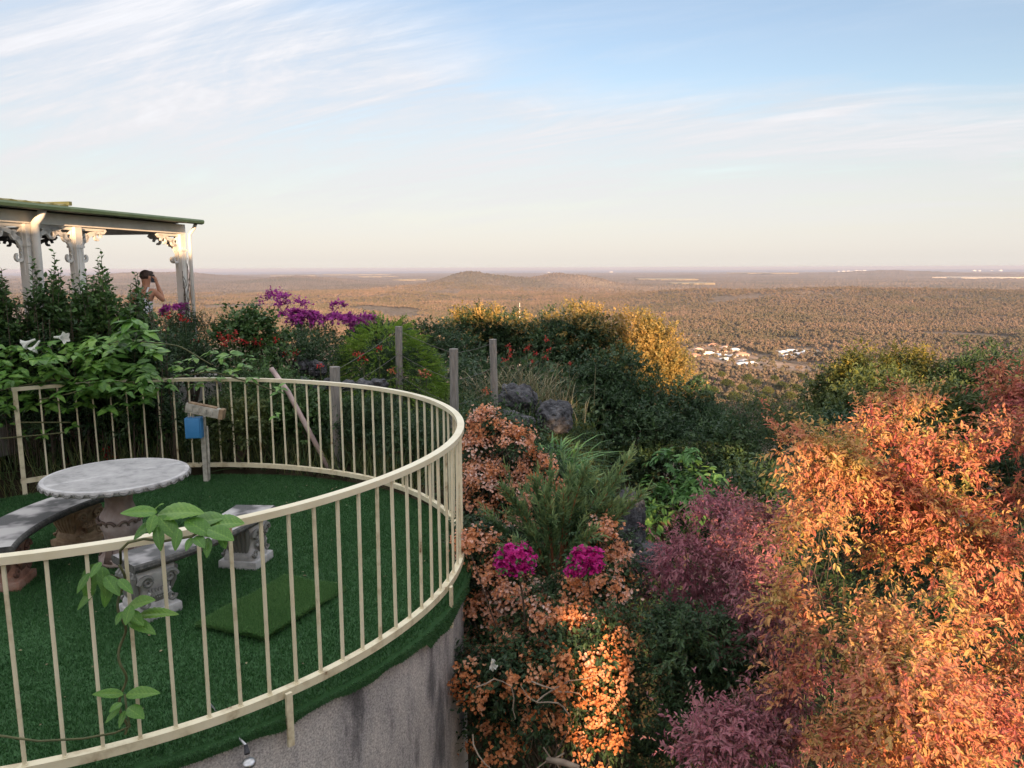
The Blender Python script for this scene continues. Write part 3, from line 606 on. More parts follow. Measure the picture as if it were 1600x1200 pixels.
def terr(n):
    r = np.sqrt(rng.rand(n)) * 2.78; t = rng.rand(n) * 2 * np.pi; x, y = TC[0] + r * np.cos(t), TC[1] + r * np.sin(t)
    seam = (np.abs(((x + .35 * y) % 1.0) - .5) < .015)
    z = (fnoise((x - TC[0]) * 1.3 + 5, (y - TC[1]) * 1.3) - .47) * .03 + .001; return np.stack([x, y, z], 1), np.tile([0, 0, 1.], (n, 1)), np.clip(.5 + rng.normal(size=n) * .2 - .35 * seam, 0, 1)
def edge(n):
    t = rng.rand(n) * 2 * np.pi; hh = np.interp(t, a, hem, period=2 * np.pi); q = rng.rand(n) * hh
    P = np.stack([TC[0] + 2.80 * np.cos(t), TC[1] + 2.80 * np.sin(t), -q], 1); return P, np.stack([np.cos(t), np.sin(t), -.5 + 0 * t], 1), .4 + rng.normal(size=n) * .2
gb = blades_on(330000, terr, .020, .006, None, ''); ge = blades_on(50000, edge, .013, .005, None, '')
for k_ in range(len(ge.V)): gb.add(ge.V[k_], ge.F[k_] - 0, 0, ge.A[k_])
tag(gb.build('turf_pile', M['turfblade'], org=(TC[0], TC[1], 0)), kind='stuff')
rng = np.random.RandomState(44); n = 130; r_ = np.sqrt(rng.rand(n)) * 2.6; t_ = rng.rand(n) * 6.283
P = np.stack([TC[0] + r_ * np.cos(t_), TC[1] + r_ * np.sin(t_), .022 + 0 * r_], 1); g = Geo(); leaves(g, 'ovate', P, rng.normal(size=(n, 3)) * [1, 1, .15], np.tile([0, 0, 1.], (n, 1)) + rng.normal(size=(n, 3)) * .3, .035 * rng.uniform(.3, 1.2, n), .014, rng.rand(n))
tag(g.build('leaf_litter', M['drygrass'], org=(TC[0], TC[1], 0)), kind='stuff')
# offcut of lighter turf lying on the terrace
q = [Vector((*p, 0)) for p in ((-2.04, 4.71), (-1.54, 4.51), (-1.21, 5.30), (-1.70, 5.50))]
mroot = empty('turf_offcut', (-1.62, 5.0, .0), 'rectangular lighter green turf offcut lying loose on the terrace lawn', 'turf mat')
nu, nv = 24, 40; U, Vv = np.meshgrid(np.linspace(0, 1, nu), np.linspace(0, 1, nv), indexing='ij')
def bil(u, v):
    p = [np.array(x[:]) for x in q]; return (p[0][None] * ((1 - u) * (1 - v))[:, None] + p[1][None] * (u * (1 - v))[:, None] + p[2][None] * (u * v)[:, None] + p[3][None] * ((1 - u) * v)[:, None])
def mz(u, v): return .034 + .018 * np.clip(1 - 6 * v, 0, 1) * np.sin(u * 3.1) + .012 * np.sin(v * 5) * np.clip(u * 8 - 7, 0, 1) + .006 * np.sin(u * 9 + v * 7)
P = bil(U.ravel(), Vv.ravel()); P[:, 2] = mz(U.ravel(), Vv.ravel()); Q = P.copy(); Q[:, 2] -= .022
idx = np.arange(nu * nv).reshape(nu, nv); F = []
A_, B_, C_, D_ = idx[:-1, :-1].ravel(), idx[1:, :-1].ravel(), idx[1:, 1:].ravel(), idx[:-1, 1:].ravel()
Ftop = np.concatenate([np.stack([A_, B_, C_], 1), np.stack([A_, C_, D_], 1)]); o_ = nu * nv
edgeloop = list(idx[:, 0]) + list(idx[-1, 1:]) + list(idx[::-1, -1][1:]) + list(idx[0, ::-1][1:])
Fs = [];
for i_ in range(len(edgeloop) - 1): a1, b1 = edgeloop[i_], edgeloop[i_ + 1]; Fs += [[a1, a1 + o_, b1 + o_], [a1, b1 + o_, b1]]
g = Geo(); g.add(np.vstack([P, Q]), np.vstack([Ftop, Ftop[:, ::-1] + o_, Fs])); g.build('backing', M['turfbase'], mroot)
n = 42000; u = rng.rand(n); v = rng.rand(n); e_ = rng.rand(n) < .12; sd = rng.randint(0, 4, n)
u = np.where(e_ & (sd == 0), .001, np.where(e_ & (sd == 1), .999, u)); v = np.where(e_ & (sd == 2), .001, np.where(e_ & (sd == 3), .999, v))
P = bil(u, v); P[:, 2] = mz(u, v) - np.where(e_, rng.rand(n) * .02, 0); nn = np.zeros((n, 3)); nn[:, 2] = 1
cen = np.array([-1.62, 5.0, 0]); nn += np.where(e_[:, None], unit(P - cen) * 1.2, 0); nn += rng.normal(size=(n, 3)) * .3
g = Geo(); leaves(g, 'tri', P, nn, rdirs(rng, n), .024 * rng.uniform(.6, 1.2, n), .006, rng.rand(n)); g.build('pile', M['matblade'], mroot)
# ------------------------------------------------------------------ railing
RR_ = 2.735; A0, A1 = -100, 133.5; TOPZ, BOTZ = 1.10, .125
rail = empty('railing', (TC[0], TC[1], 0), 'curved cream steel balustrade round the edge of the turf terrace', 'railing')
def rr_at(d): return RR_ + .035 * sstep(-20, -60, d) * 1.0 + .20 * sstep(60, 130, d)
def rarc(z, off=0., n=200):
    d = np.linspace(A0, A1, n); r = rr_at(d) + off; t = np.radians(d); return np.stack([TC[0] + r * np.cos(t), TC[1] + r * np.sin(t), np.full(n, z)], 1)
g = Geo(); sweep(g, rarc(TOPZ - .018), .054, .036); g.build('top_rail', M['cream'], rail, smooth='auto')
g = Geo(); sweep(g, rarc(BOTZ - .02), .045, .045); g.build('bottom_rail', M['creamdirty'], rail, smooth='auto')
nb = 0
for i_, d in enumerate(np.arange(-98.5, 130.5, 3.2)):
    r = rr_at(d); t = math.radians(d); x, y = TC[0] + r * math.cos(t), TC[1] + r * math.sin(t); jx = rng.normal() * .004
    g = Geo(); box(g, (0, 0, 0), (.0162, .0162, TOPZ - .036 - BOTZ - .001), bev=.002)
    for zz_ in (-1, 1): box(g, (0, 0, zz_ * ((TOPZ - .036 - BOTZ) / 2 - .004)), (.024, .023, .007), None, .002)
    g.V = [np.concatenate(g.V)]; g.F = [np.concatenate(g.F)]; g.M = [np.concatenate(g.M)]; g.A = [np.concatenate(g.A)]
    Vv_ = g.V[0]; zt = (Vv_[:, 2] / (TOPZ - BOTZ) + .5); Rm = np.array([[math.cos(t), -math.sin(t)], [math.sin(t), math.cos(t)]]); xy = Vv_[:, :2] @ Rm.T
    g.V[0] = np.stack([xy[:, 0] + x + jx * zt, xy[:, 1] + y, Vv_[:, 2] + (TOPZ - .036 + BOTZ) / 2], 1).astype(np.float32)
    g.build('baluster', M['cream' if i_ % 3 else 'creamdirty'], rail)
for d in (-95, -45.6, -13.5, 133):
    r = rr_at(d) + .0; t = math.radians(d); x, y = TC[0] + r * math.cos(t), TC[1] + r * math.sin(t)
    ro = 2.79 if d < 20 else r - .05
    g = Geo(); box(g, (TC[0] + (r + .044) * math.cos(t), TC[1] + (r + .044) * math.sin(t), -.03) if d < 60 else (x, y, .45), (.02, .036, .30) if d < 60 else (.04, .04, 1.25), rz(t), .003); g.build('post', M['creamdirty'], rail)
# ------------------------------------------------------------------ stone table
TBc = Vector((-3.10, 5.90, 0)); tr_ = empty('stone_table', TBc, 'round pale cast stone table with scalloped rim on an ornate pedestal', 'table')
def scal(i, a): return (.012 * np.abs(np.sin(a * 17)) if i in (2, 3, 4) else 0 * a)
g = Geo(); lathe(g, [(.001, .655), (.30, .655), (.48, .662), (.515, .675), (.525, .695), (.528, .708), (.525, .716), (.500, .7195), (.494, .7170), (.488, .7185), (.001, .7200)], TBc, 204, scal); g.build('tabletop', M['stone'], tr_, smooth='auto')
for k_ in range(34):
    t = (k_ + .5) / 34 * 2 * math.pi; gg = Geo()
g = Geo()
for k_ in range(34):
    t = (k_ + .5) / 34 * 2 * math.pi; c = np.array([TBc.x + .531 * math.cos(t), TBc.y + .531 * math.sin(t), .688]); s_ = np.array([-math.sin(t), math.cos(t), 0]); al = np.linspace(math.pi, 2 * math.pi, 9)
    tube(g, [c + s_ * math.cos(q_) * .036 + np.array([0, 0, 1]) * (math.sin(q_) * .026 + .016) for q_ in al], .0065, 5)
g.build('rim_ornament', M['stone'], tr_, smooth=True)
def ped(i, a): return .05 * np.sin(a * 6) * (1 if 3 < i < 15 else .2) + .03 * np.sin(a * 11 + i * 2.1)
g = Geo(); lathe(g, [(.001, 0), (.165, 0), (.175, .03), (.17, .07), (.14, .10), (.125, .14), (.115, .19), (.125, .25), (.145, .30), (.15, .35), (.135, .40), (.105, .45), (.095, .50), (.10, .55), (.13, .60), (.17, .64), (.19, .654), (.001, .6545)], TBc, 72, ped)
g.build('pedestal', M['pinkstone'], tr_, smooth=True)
g = Geo()
for k_ in range(6):
    t = k_ * math.pi / 3 + .3
    for s_ in (-1, 1):
        al = np.linspace(0, 4.4, 22); rr2 = .045 * np.exp(-al * .28)
        P = [(TBc.x + (.155 + .01 * math.sin(q_)) * math.cos(t + s_ * (rr2[j_] * math.cos(q_) + .02) / .155), TBc.y + (.155 + .01 * math.sin(q_)) * math.sin(t + s_ * (rr2[j_] * math.cos(q_) + .02) / .155), .34 + rr2[j_] * math.sin(q_)) for j_, q_ in enumerate(al)]
        tube(g, P, np.linspace(.014, .006, 22), 6)
    for j_ in range(5): tube(g, [(TBc.x + .17 * math.cos(t + (j_ - 2) * .09), TBc.y + .17 * math.sin(t + (j_ - 2) * .09), .04), (TBc.x + (.125 + .01) * math.cos(t + (j_ - 2) * .06), TBc.y + .135 * math.sin(t + (j_ - 2) * .06), .20)], [.012, .006], 5)
g.build('carving', M['pinkstone'], tr_, smooth=True)
# curved benches: slab on two scroll carved supports
def slab_mat():
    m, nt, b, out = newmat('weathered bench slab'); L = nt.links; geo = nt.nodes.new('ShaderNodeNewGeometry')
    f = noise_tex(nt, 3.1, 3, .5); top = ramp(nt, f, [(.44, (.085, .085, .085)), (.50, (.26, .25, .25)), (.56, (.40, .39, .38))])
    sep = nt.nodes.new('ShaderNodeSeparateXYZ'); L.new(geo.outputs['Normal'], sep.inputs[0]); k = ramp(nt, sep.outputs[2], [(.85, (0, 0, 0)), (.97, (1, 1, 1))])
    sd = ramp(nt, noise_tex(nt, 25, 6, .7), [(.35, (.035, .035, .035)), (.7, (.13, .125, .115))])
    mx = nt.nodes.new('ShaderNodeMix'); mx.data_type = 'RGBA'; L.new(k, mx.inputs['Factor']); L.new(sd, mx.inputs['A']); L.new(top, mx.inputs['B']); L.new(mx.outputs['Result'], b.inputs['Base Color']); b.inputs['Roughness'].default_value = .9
    bp = nt.nodes.new('ShaderNodeBump'); bp.inputs['Strength'].default_value = .6; bp.inputs['Distance'].default_value = .008; L.new(noise_tex(nt, 50, 6, .7), bp.inputs['Height']); L.new(bp.outputs[0], b.inputs['Normal']); return m
SLAB = slab_mat()
def support(c, yaw, root, mat, w=.26, d=.30, h=.36):
    c = Vector(c); Rm = rz(yaw); g = Geo(); box(g, c + Vector((0, 0, .035)), (w * 1.12, d * 1.05, .07), Rm, .01)
    # waisted body: profile across the width, extruded along depth
    zs = np.linspace(.07, h - .001, 22); t_ = (zs - .07) / (h - .07)
    hw = w * (.36 + .13 * np.sin(t_ * math.pi * 2 - .4 + math.pi) * -1 + .10 * t_); hw = w * np.interp(t_, [0, .12, .3, .5, .7, .9, 1], [.50, .52, .40, .42, .52, .54, .47])
    hd = d * np.interp(t_, [0, .15, .35, .6, .85, 1], [.46, .44, .36, .42, .47, .44])
    n = 24; V = []; F = []; al = np.linspace(0, 2 * np.pi, n, endpoint=False)
    for i_, z in enumerate(zs):
        cx = np.sign(np.cos(al)) * np.abs(np.cos(al)) ** .35 * hw[i_]; cyy = np.sign(np.sin(al)) * np.abs(np.sin(al)) ** .35 * hd[i_]
        for x_, y_ in zip(cx, cyy): p = Rm @ Vector((x_, y_, z)); V.append((p + c)[:])
    for i_ in range(len(zs) - 1):
        for j_ in range(n): k = (j_ + 1) % n; F += [[i_ * n + j_, i_ * n + k, (i_ + 1) * n + k], [i_ * n + j_, (i_ + 1) * n + k, (i_ + 1) * n + j_]]
    g.add(V, F); 
    def T3(P): return [(Rm @ Vector(p) + c)[:] for p in P]
    # volutes on both broad faces, leaf relief and bead rows
    for sy in (-1, 1):
        for sx in (-1, 1):
            al2 = np.linspace(0, 9.5, 46); r2 = w * .20 * np.exp(-al2 * .17)
            tube(g, T3([(sx * (w * .30 - 0 * q) + sx * r2[j] * math.cos(q), sy * (d * .455), h * .74 + r2[j] * math.sin(q)) for j, q in enumerate(al2)]), np.linspace(.019, .007, 46), 6)
            al2 = np.linspace(0, 7, 30); r2 = w * .13 * np.exp(-al2 * .17)
            tube(g, T3([(sx * w * .34 + sx * r2[j] * math.cos(q), sy * d * .42, .125 - r2[j] * math.sin(q)) for j, q in enumerate(al2)]), np.linspace(.015, .006, 30), 6)
        for j in range(7):
            x_ = (j - 3) / 3 * w * .16; tube(g, T3([(x_ * .4, sy * d * .40, h * .30), (x_ * 1.2, sy * d * .47, h * .48), (x_ * 1.7, sy * d * .45, h * .60)]), [.006, .014, .004], 6)
        for j in range(9): 
            x_ = (j - 4) / 4 * w * .26; box(g, c + Rm @ Vector((x_, sy * d * .45, h * .52 - .03 * (1 - (x_ / (w * .26)) ** 2))), (.022, .022, .022), Rm, .008)
    for sx in (-1, 1):
        for j in range(6):
            y_ = (j - 2.5) / 2.5 * d * .30; tube(g, T3([(sx * w * .38, y_ * .6, h * .28), (sx * w * .50, y_, h * .60), (sx * w * .55, y_ * 1.05, h * .86), (sx * w * .44, y_, h * .98)]), [.010, .020, .022, .008], 6)
    return g.build('support', mat, root, smooth='auto')
def bench(c, r, a0, a1, sup, label, mats, w=.34):
    cz = .415; am = math.radians((a0 + a1) / 2)
    root = empty('stone_bench', (c[0] + r * math.cos(am), c[1] + r * math.sin(am), 0), label, 'bench', 'curved stone benches round the table')
    n = 40; an = np.radians(np.linspace(a0, a1, n)); prof = [(-w / 2 + .012, -.028), (-w / 2, -.018), (-w / 2 - .006, .0), (-w / 2, .018), (-w / 2 + .014, .028), (w / 2 - .014, .028), (w / 2, .018), (w / 2 + .006, 0), (w / 2, -.018), (w / 2 - .012, -.028)]
    V = np.concatenate([[[c[0] + (r + o) * math.cos(t) * 1, c[1] + (r + o) * math.sin(t), cz - .028 + z] for o, z in prof] for t in an]); m = len(prof); F = []
    for i_ in range(n - 1):
        for j in range(m): k = (j + 1) % m; F += [[i_ * m + j, (i_ + 1) * m + j, (i_ + 1) * m + k], [i_ * m + j, (i_ + 1) * m + k, i_ * m + k]]
    for j in range(1, m - 1): F += [[0, j, j + 1], [(n - 1) * m, (n - 1) * m + j + 1, (n - 1) * m + j]]
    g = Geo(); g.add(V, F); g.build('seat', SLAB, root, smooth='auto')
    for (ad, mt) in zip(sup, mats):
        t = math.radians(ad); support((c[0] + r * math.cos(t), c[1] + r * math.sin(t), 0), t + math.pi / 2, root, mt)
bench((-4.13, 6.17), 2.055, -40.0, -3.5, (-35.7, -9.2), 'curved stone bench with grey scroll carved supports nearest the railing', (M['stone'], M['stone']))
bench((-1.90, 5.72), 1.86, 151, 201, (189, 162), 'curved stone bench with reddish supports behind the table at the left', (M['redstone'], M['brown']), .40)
# ------------------------------------------------------------------ box, outlet and post by the rail
def frame_at(px, py, Y): return at(px, py, Y)
pb = at(322, 738, 8.25); pb.z = 0
pw = empty('power_post', (pb.x, pb.y, 0), 'white plastic post carrying a blue box and tilted outlets inside the railing', 'power post')
g = Geo(); box(g, (pb.x, pb.y, .36), (.05, .05, .72), None, .004); g.build('post', M['greyplastic'], pw)
zc = at(305, 667, 8.2).z; g = Geo(); bx = at(305.5, 667, 8.2).x; box(g, (bx, 8.17, zc), (.165, .10, .225), rz(.08), .006); bb = g.build('box', M['blue'], pw, smooth='auto')
g = Geo(); box(g, (bx, 8.112, zc), (.150, .012, .205), rz(.08), .004); g.build('lid', M['blue'], bb, smooth='auto')
for k_ in (-.05, -.005): g = Geo(); tube(g, [(bx + k_, 8.17, zc + .11), (bx + k_, 8.17, zc + .155)], .013, 8); g.build('cable_gland', M['greyplastic'], bb)
oc = at(318, 641, 8.15); Rt = Matrix.Rotation(R(12), 3, 'Y')
g = Geo(); box(g, oc, (.36, .09, .10), Rt, .005); ob_ = g.build('outlet_box', M['greyplastic'], pw, smooth='auto')
g = Geo(); box(g, oc + Rt @ Vector((.20, 0, 0)), (.045, .10, .11), Rt, .004); g.build('end_cap', M['brown'], ob_)
for k_ in range(4):
    g = Geo(); box(g, oc + Rt @ Vector((-.125 + k_ * .073, -.048, .002)), (.050, .012, .055), Rt, .004); g.build('switch', M['greyplastic'], ob_, smooth='auto')
g = Geo(); box(g, oc + Rt @ Vector((-.01, .0, .056)), (.30, .07, .012), Rt, .003); g.build('cover', M['brown'], ob_)
g = Geo(); tube(g, [(pb.x + .05, pb.y - .02, .62), (pb.x + .055, pb.y - .03, .3), (pb.x + .03, pb.y, .02)], .012, 8); g.build('conduit', M['greyplastic'], pw)
g = Geo(); tube(g, [at(424, 576, 9.1), at(450, 612, 8.95), at(534, 770, 8.55)], .030, 12); tag(g.build('leaning_pipe', M['pvc'], smooth=True), 'pinkish grey pipe leaning against the far side of the railing', 'pipe')
# garden spike light
p0, p1, p2, p3 = atz(328, 1100, .01), at(366, 1146, 3.66), at(384, 1164, 3.50), at(389, 1192, 3.44)
sl = empty('garden_light', p0, 'small metal garden light leaning over the terrace edge beside the wall', 'garden light')
g = Geo(); tube(g, [p0, p1, p2], [.006, .006, .006], 8); g.build('rod', M['steel'], sl, smooth=True)
g = Geo(); tube(g, [p2, p2 * .5 + p3 * .5], [.009, .014], 10); g.build('neck', M['rock'], sl)
g = Geo(); bm = bmesh.new(); bmesh.ops.create_uvsphere(bm, u_segments=20, v_segments=12, radius=.035); bmesh.ops.scale(bm, vec=(1, 1, .6), verts=bm.verts); bmesh.ops.translate(bm, vec=p3, verts=bm.verts); V, F = from_bm(bm); g.add(V, F); g.build('lamp_head', M['steel'], sl, smooth=True)
# ------------------------------------------------------------------ pavilion
GA = Vector((-.2087, -.978, 0)); GB = Vector((-.978, .2087, 0)); C0 = Vector((-5.0, 12.5, 0))
def gp(s, t, z): return C0 + GA * s + GB * t + Vector((0, 0, z))
grot = Matrix((GA, GB, Vector((0, 0, 1)))).transposed()          # local x along the eave, y inward
def gbox(g, s, t, z, ds, dt, dz, bev=.0, mat=0): box(g, gp(s, t, z), (ds, dt, dz), grot, bev, mat)
gaz = empty('pavilion', gp(2.5, 2, .45), 'white timber pavilion with green gutter and fretwork brackets among the shrubs', 'pavilion')
g = Geo(); gbox(g, 3.2, 2.1, .40, 7.0, 4.4, .36); g.build('floor', M['timber'], gaz)
def poly_roof():
    g = Geo(); V = []
    for s, t, z in ((-.12, 0, 3.07), (7, 0, 3.07), (7, 4.4, 3.26), (-.12, 4.4, 3.26)): V.append(gp(s, t, z)[:])
    for s, t, z in ((-.12, 0, 3.02), (7, 0, 3.02), (7, 4.4, 3.21), (-.12, 4.4, 3.21)): V.append(gp(s, t, z)[:])
    g.add(V, [[0, 1, 2], [0, 2, 3], [4, 6, 5], [4, 7, 6], [0, 4, 5], [0, 5, 1], [1, 5, 6], [1, 6, 2], [2, 6, 7], [2, 7, 3], [3, 7, 4], [3, 4, 0]]); return g
rf = poly_roof().build('roof', M['oldroof'], gaz)
g = Geo(); tp = [gp(-.14, -.04, 3.075), gp(7, -.04, 3.075)]
prof = [(-.0, .03), (-.055, .025), (-.07, -.0), (-.06, -.035), (-.02, -.05), (.02, -.045)]
V = []
for s in (-.14, 7): 
    for (o, z) in prof: V.append(gp(s, o, 3.055 + z)[:])
m_ = len(prof); F = []
for j in range(m_): k = (j + 1) % m_; F += [[j, k, m_ + k], [j, m_ + k, m_ + j]]
for j in range(1, m_ - 1): F += [[0, j, j + 1], [m_, m_ + j + 1, m_ + j]]
g.add(V, F); g.build('gutter', M['greenroof'], rf)
# upper roof sheet on the house side, ribbed, with a flashing end
g = Geo(); V = []; F = []; nr = 90
for j in range(nr):
    s = 2.45 + (7 - 2.45) * j / (nr - 1); zz_ = .012 * math.sin(j * 1.6)
    V += [gp(s, .16, 3.115 + zz_)[:], gp(s, 2.4, 3.28 + zz_)[:], gp(s, .16, 3.095 + zz_)[:], gp(s, 2.4, 3.26 + zz_)[:]]
    if j: b0 = 4 * j - 4; b1 = 4 * j; F += [[b0, b1, b1 + 1], [b0, b1 + 1, b0 + 1], [b0 + 2, b1 + 3, b1 + 2], [b0 + 2, b0 + 3, b1 + 3], [b0, b0 + 2, b1 + 2], [b0, b1 + 2, b1], [b0 + 1, b1 + 3, b0 + 3], [b0 + 1, b1 + 1, b1 + 3]]
g.add(V, F); gbox(g, 2.42, 1.25, 3.14, .05, 2.2, .05); g.build('upper_roof', M['oldroof'], rf)
g = Geo(); gbox(g, 3.4, .30, 2.935, 7.0, .09, .15, .004); g.build('fascia_beam', M['white'], gaz)
g = Geo(); gbox(g, -.055, 2.3, 2.935, .09, 3.92, .15, .004); g.build('end_beam', M['white'], gaz)
g = Geo(); gbox(g, 3.4, 2.3, 3.03, 6.8, 4.0, .02); gbox(g, 3.4, 4.3, 2.9, 6.9, .09, .16); g.build('ceiling', M['soffit'], gaz)
def bracket(g, s, t, sgn, along='s'):
    """cut fretwork bracket in the plane of the beam, from the post outwards"""
    def P(u, z): return gp(s + sgn * u, t, z) if along == 's' else gp(s, t + sgn * u, z)
    n_ = (GB if along == 's' else GA) * .016
    def rib(pts, w):
        pts = np.array(pts); T = np.gradient(pts, axis=0); T /= np.linalg.norm(T, axis=1)[:, None]; N_ = np.stack([-T[:, 1], T[:, 0]], 1); w_ = np.broadcast_to(w, (len(pts),)); V = []; F = []
        for p, nn_, ww_ in zip(pts, N_, w_):
            for q_, e_ in ((1, 1), (-1, 1), (-1, -1), (1, -1)): p2 = p + nn_ * ww_ / 2 * q_; V.append((P(p2[0], p2[1]) + n_ * e_)[:])
        for i in range(len(pts) - 1):
            for j in range(4): k = (j + 1) % 4; F += [[4 * i + j, 4 * i + k, 4 * i + 4 + k], [4 * i + j, 4 * i + 4 + k, 4 * i + 4 + j]]
        e = 4 * (len(pts) - 1); F += [[0, 1, 2], [0, 2, 3], [e, e + 2, e + 1], [e, e + 3, e + 2]]; g.add(V, F)
    z0 = 2.858
    q = np.linspace(0, math.pi / 2, 14); rib([(.05 + .33 * (1 - math.cos(a_)), z0 - .43 + .36 * math.sin(a_)) for a_ in q], .055)
    rib([(.06, z0 - .02), (.52, z0 - .02)], .045); rib([(.055, z0 - .03), (.055, z0 - .62)], np.array([.05, .03]))
    for cx_, cz_, r0, st in ((.40, z0 - .12, .075, 0.), (.14, z0 - .40, .07, 2.2), (.17, z0 - .13, .07, 3.6)):
        q = np.linspace(0, 5.2, 20); rib([(cx_ + r0 * math.exp(-a_ * .16) * math.cos(a_ + st), cz_ + r0 * math.exp(-a_ * .16) * math.sin(a_ + st)) for a_ in q], .034)
    rib([(.44, z0 - .06), (.52, z0 - .05), (.56, z0 - .015)], .05)
def gpost(s, t, mt, brs):
    g = Geo(); gbox(g, s, t, 1.67, .125, .125, 2.37, .006); gbox(g, s, t, 2.60, .15, .15, .03); gbox(g, s, t, .75, .16, .16, .3, .006)
    for o in (-.03, .03): gbox(g, s + o, t - .064, 1.7, .012, .012, 1.9)
    p = g.build('post', mt, gaz)
    for (sg, al) in brs: gb_ = Geo(); bracket(gb_, s, t, sg, al); gb_.build('bracket', mt, p)
gpost(.0, .30, M['white'], [(1, 's'), (1, 't')]); gpost(2.22, .30, M['white'], [(1, 's'), (-1, 's')]); gpost(3.02, .30, M['white'], [(1, 's'), (-1, 's')]); gpost(5.4, .30, M['white'], [(1, 's')])
gpost(.0, 3.15, M['soffit'], [(-1, 't'), (1, 't')]); gpost(.0, 4.2, M['soffit'], [(-1, 't')]); gpost(2.2, 4.2, M['soffit'], [(1, 's'), (-1, 's')]); gpost(4.0, 4.2, M['soffit'], [(1, 's'), (-1, 's')])  # back posts: their shade is put into the dark soffit colour
for s in (2.98, -.10):
    g = Geo(); k = .048 if s > 0 else .028; tube(g, [gp(s, .06, 3.03), gp(s, .10, 2.95), gp(s, .185, 2.86), gp(s, .195, 2.75), gp(s, .195, .6)], k, 12); g.build('downpipe', M['white'], gaz, smooth=True)
# dry creeper on the corner post
g = Geo(); rg_ = np.random.RandomState(3)
for k_ in range(9):
    P = []; x_ = rg_.uniform(-.07, .07); y_ = -.07
    for z in np.linspace(.7, rg_.uniform(1.9, 2.6), 22): x_ = np.clip(x_ + rg_.normal() * .025, -.09, .09); P.append(gp(x_, .30 + y_, z)[:])
    tube(g, P, .0045, 5)
tag(g.build('dry_creeper', M['bark']), 'thin leafless creeper stems on the pavilion corner post', 'creeper')
# ------------------------------------------------------------------ person
pc = at(231, 421, 12.0); PZ = .58; PO = Vector((pc.x - .03, 12.0, PZ))
SKIN = pmat('sunburnt skin', [(.3, (.42, .21, .14)), (.7, (.50, .27, .18))], 12, .55, spec=.3); HAIR = pmat('dark hair', [(.3, (.035, .022, .018)), (.7, (.07, .045, .035))], 60, .6, .5, 200)
SHIRT = pmat('white cotton top', [(.3, (.62, .63, .68)), (.7, (.74, .75, .80))], 8, .8, .3, 30); SHORT = pmat('grey cloth shorts', [(.3, (.10, .11, .13)), (.7, (.16, .17, .19))], 10, .85)
def skin(name, nodes, edges, mat, parent, sub=2, root=0):
    me = bpy.data.meshes.new(name); me.from_pydata([tuple(n[:3]) for n in nodes], edges, []); ob = bpy.data.objects.new(name + '_tmp', me); COL.objects.link(ob)
    ob.modifiers.new('skin', 'SKIN'); 
    if not me.skin_vertices: me.attributes.new('x', 'FLOAT', 'POINT')
    sv = me.skin_vertices[0].data
    for i_, n in enumerate(nodes):
        r_ = n[3]; sv[i_].radius = (r_, n[4] if len(n) > 4 else r_); sv[i_].use_root = (i_ == root)
    sm = ob.modifiers.new('sub', 'SUBSURF'); sm.levels = sub; sm.render_levels = sub
    dg = bpy.context.evaluated_depsgraph_get(); ev = ob.evaluated_get(dg); m2 = bpy.data.meshes.new_from_object(ev)
    m2.name = name; bpy.data.objects.remove(ob); m2.materials.clear(); m2.materials.append(mat)
    m2.polygons.foreach_set('use_smooth', np.ones(len(m2.polygons), bool)); o2 = bpy.data.objects.new(name, m2); COL.objects.link(o2)
    if parent: o2.parent = parent; ORG[o2.name] = ORG[parent.name]
    return o2
# local frame: x to the picture's right, y away; the empty stands at the feet
prs = empty('person', PO, 'person seen from behind in a white sleeveless top holding a phone to the ear', 'person')
N_ = [(0, 0, .95, .15, .11), (.01, 0, 1.10, .135, .10), (.01, .01, 1.25, .15, .10), (.015, .02, 1.38, .155, .09), (.02, .03, 1.47, .075, .07), (.03, .045, 1.53, .058, .06), (.035, .05, 1.60, .075, .085), (.04, .055, 1.68, .085, .095), (.04, .055, 1.74, .06, .07),
      (-.15, .01, 1.42, .058), (-.23, .03, 1.28, .05), (-.26, .06, 1.13, .042), (-.24, .14, .98, .035), (-.22, .20, .88, .028),
      (.165, .05, 1.41, .060), (.225, .10, 1.33, .052), (.27, .14, 1.25, .046), (.225, .13, 1.40, .040), (.19, .12, 1.53, .030), (.18, .12, 1.565, .026),
      (-.09, 0, .86, .09), (-.10, .0, .50, .060), (-.10, .01, .30, .056), (-.10, .02, .08, .038), (-.11, .12, .03, .035), (.09, 0, .86, .09), (.10, .0, .50, .060), (.10, .01, .30, .056), (.10, .02, .08, .038), (.12, .12, .03, .035),
      (.165, .125, 1.615, .030, .018), (-.21, .22, .82, .030, .018)]
E_ = [(0, 1), (1, 2), (2, 3), (3, 4), (4, 5), (5, 6), (6, 7), (7, 8), (3, 9), (9, 10), (10, 11), (11, 12), (12, 13), (3, 14), (14, 15), (15, 16), (16, 17), (17, 18), (18, 19), (0, 20), (20, 21), (21, 22), (22, 23), (23, 24), (0, 25), (25, 26), (26, 27), (27, 28), (28, 29), (19, 30), (13, 31)]
def finger(b, pts, r0):
    i = b
    for k_, p in enumerate(pts): N_.append((*p, r0 * (1 - .12 * k_))); E_.append((i, len(N_) - 1)); i = len(N_) - 1
for k_ in range(4):
    o = (k_ - 1.5) * .017
    finger(30, [(.150 + o * .5, .125 + o, 1.645), (.135 + o * .4, .118 + o, 1.675 - abs(o) * .4), (.120 + o * .3, .112 + o, 1.69 - abs(o) * .5)], .0095)
    finger(31, [(-.205, .225 + o, .785), (-.20, .225 + o, .755 - abs(o) * .3)], .0095)
finger(30, [(.135, .105, 1.60), (.12, .095, 1.625)], .010); finger(31, [(-.19, .20, .80), (-.18, .195, .775)], .010)
body = skin('body', N_, E_, SKIN, prs)
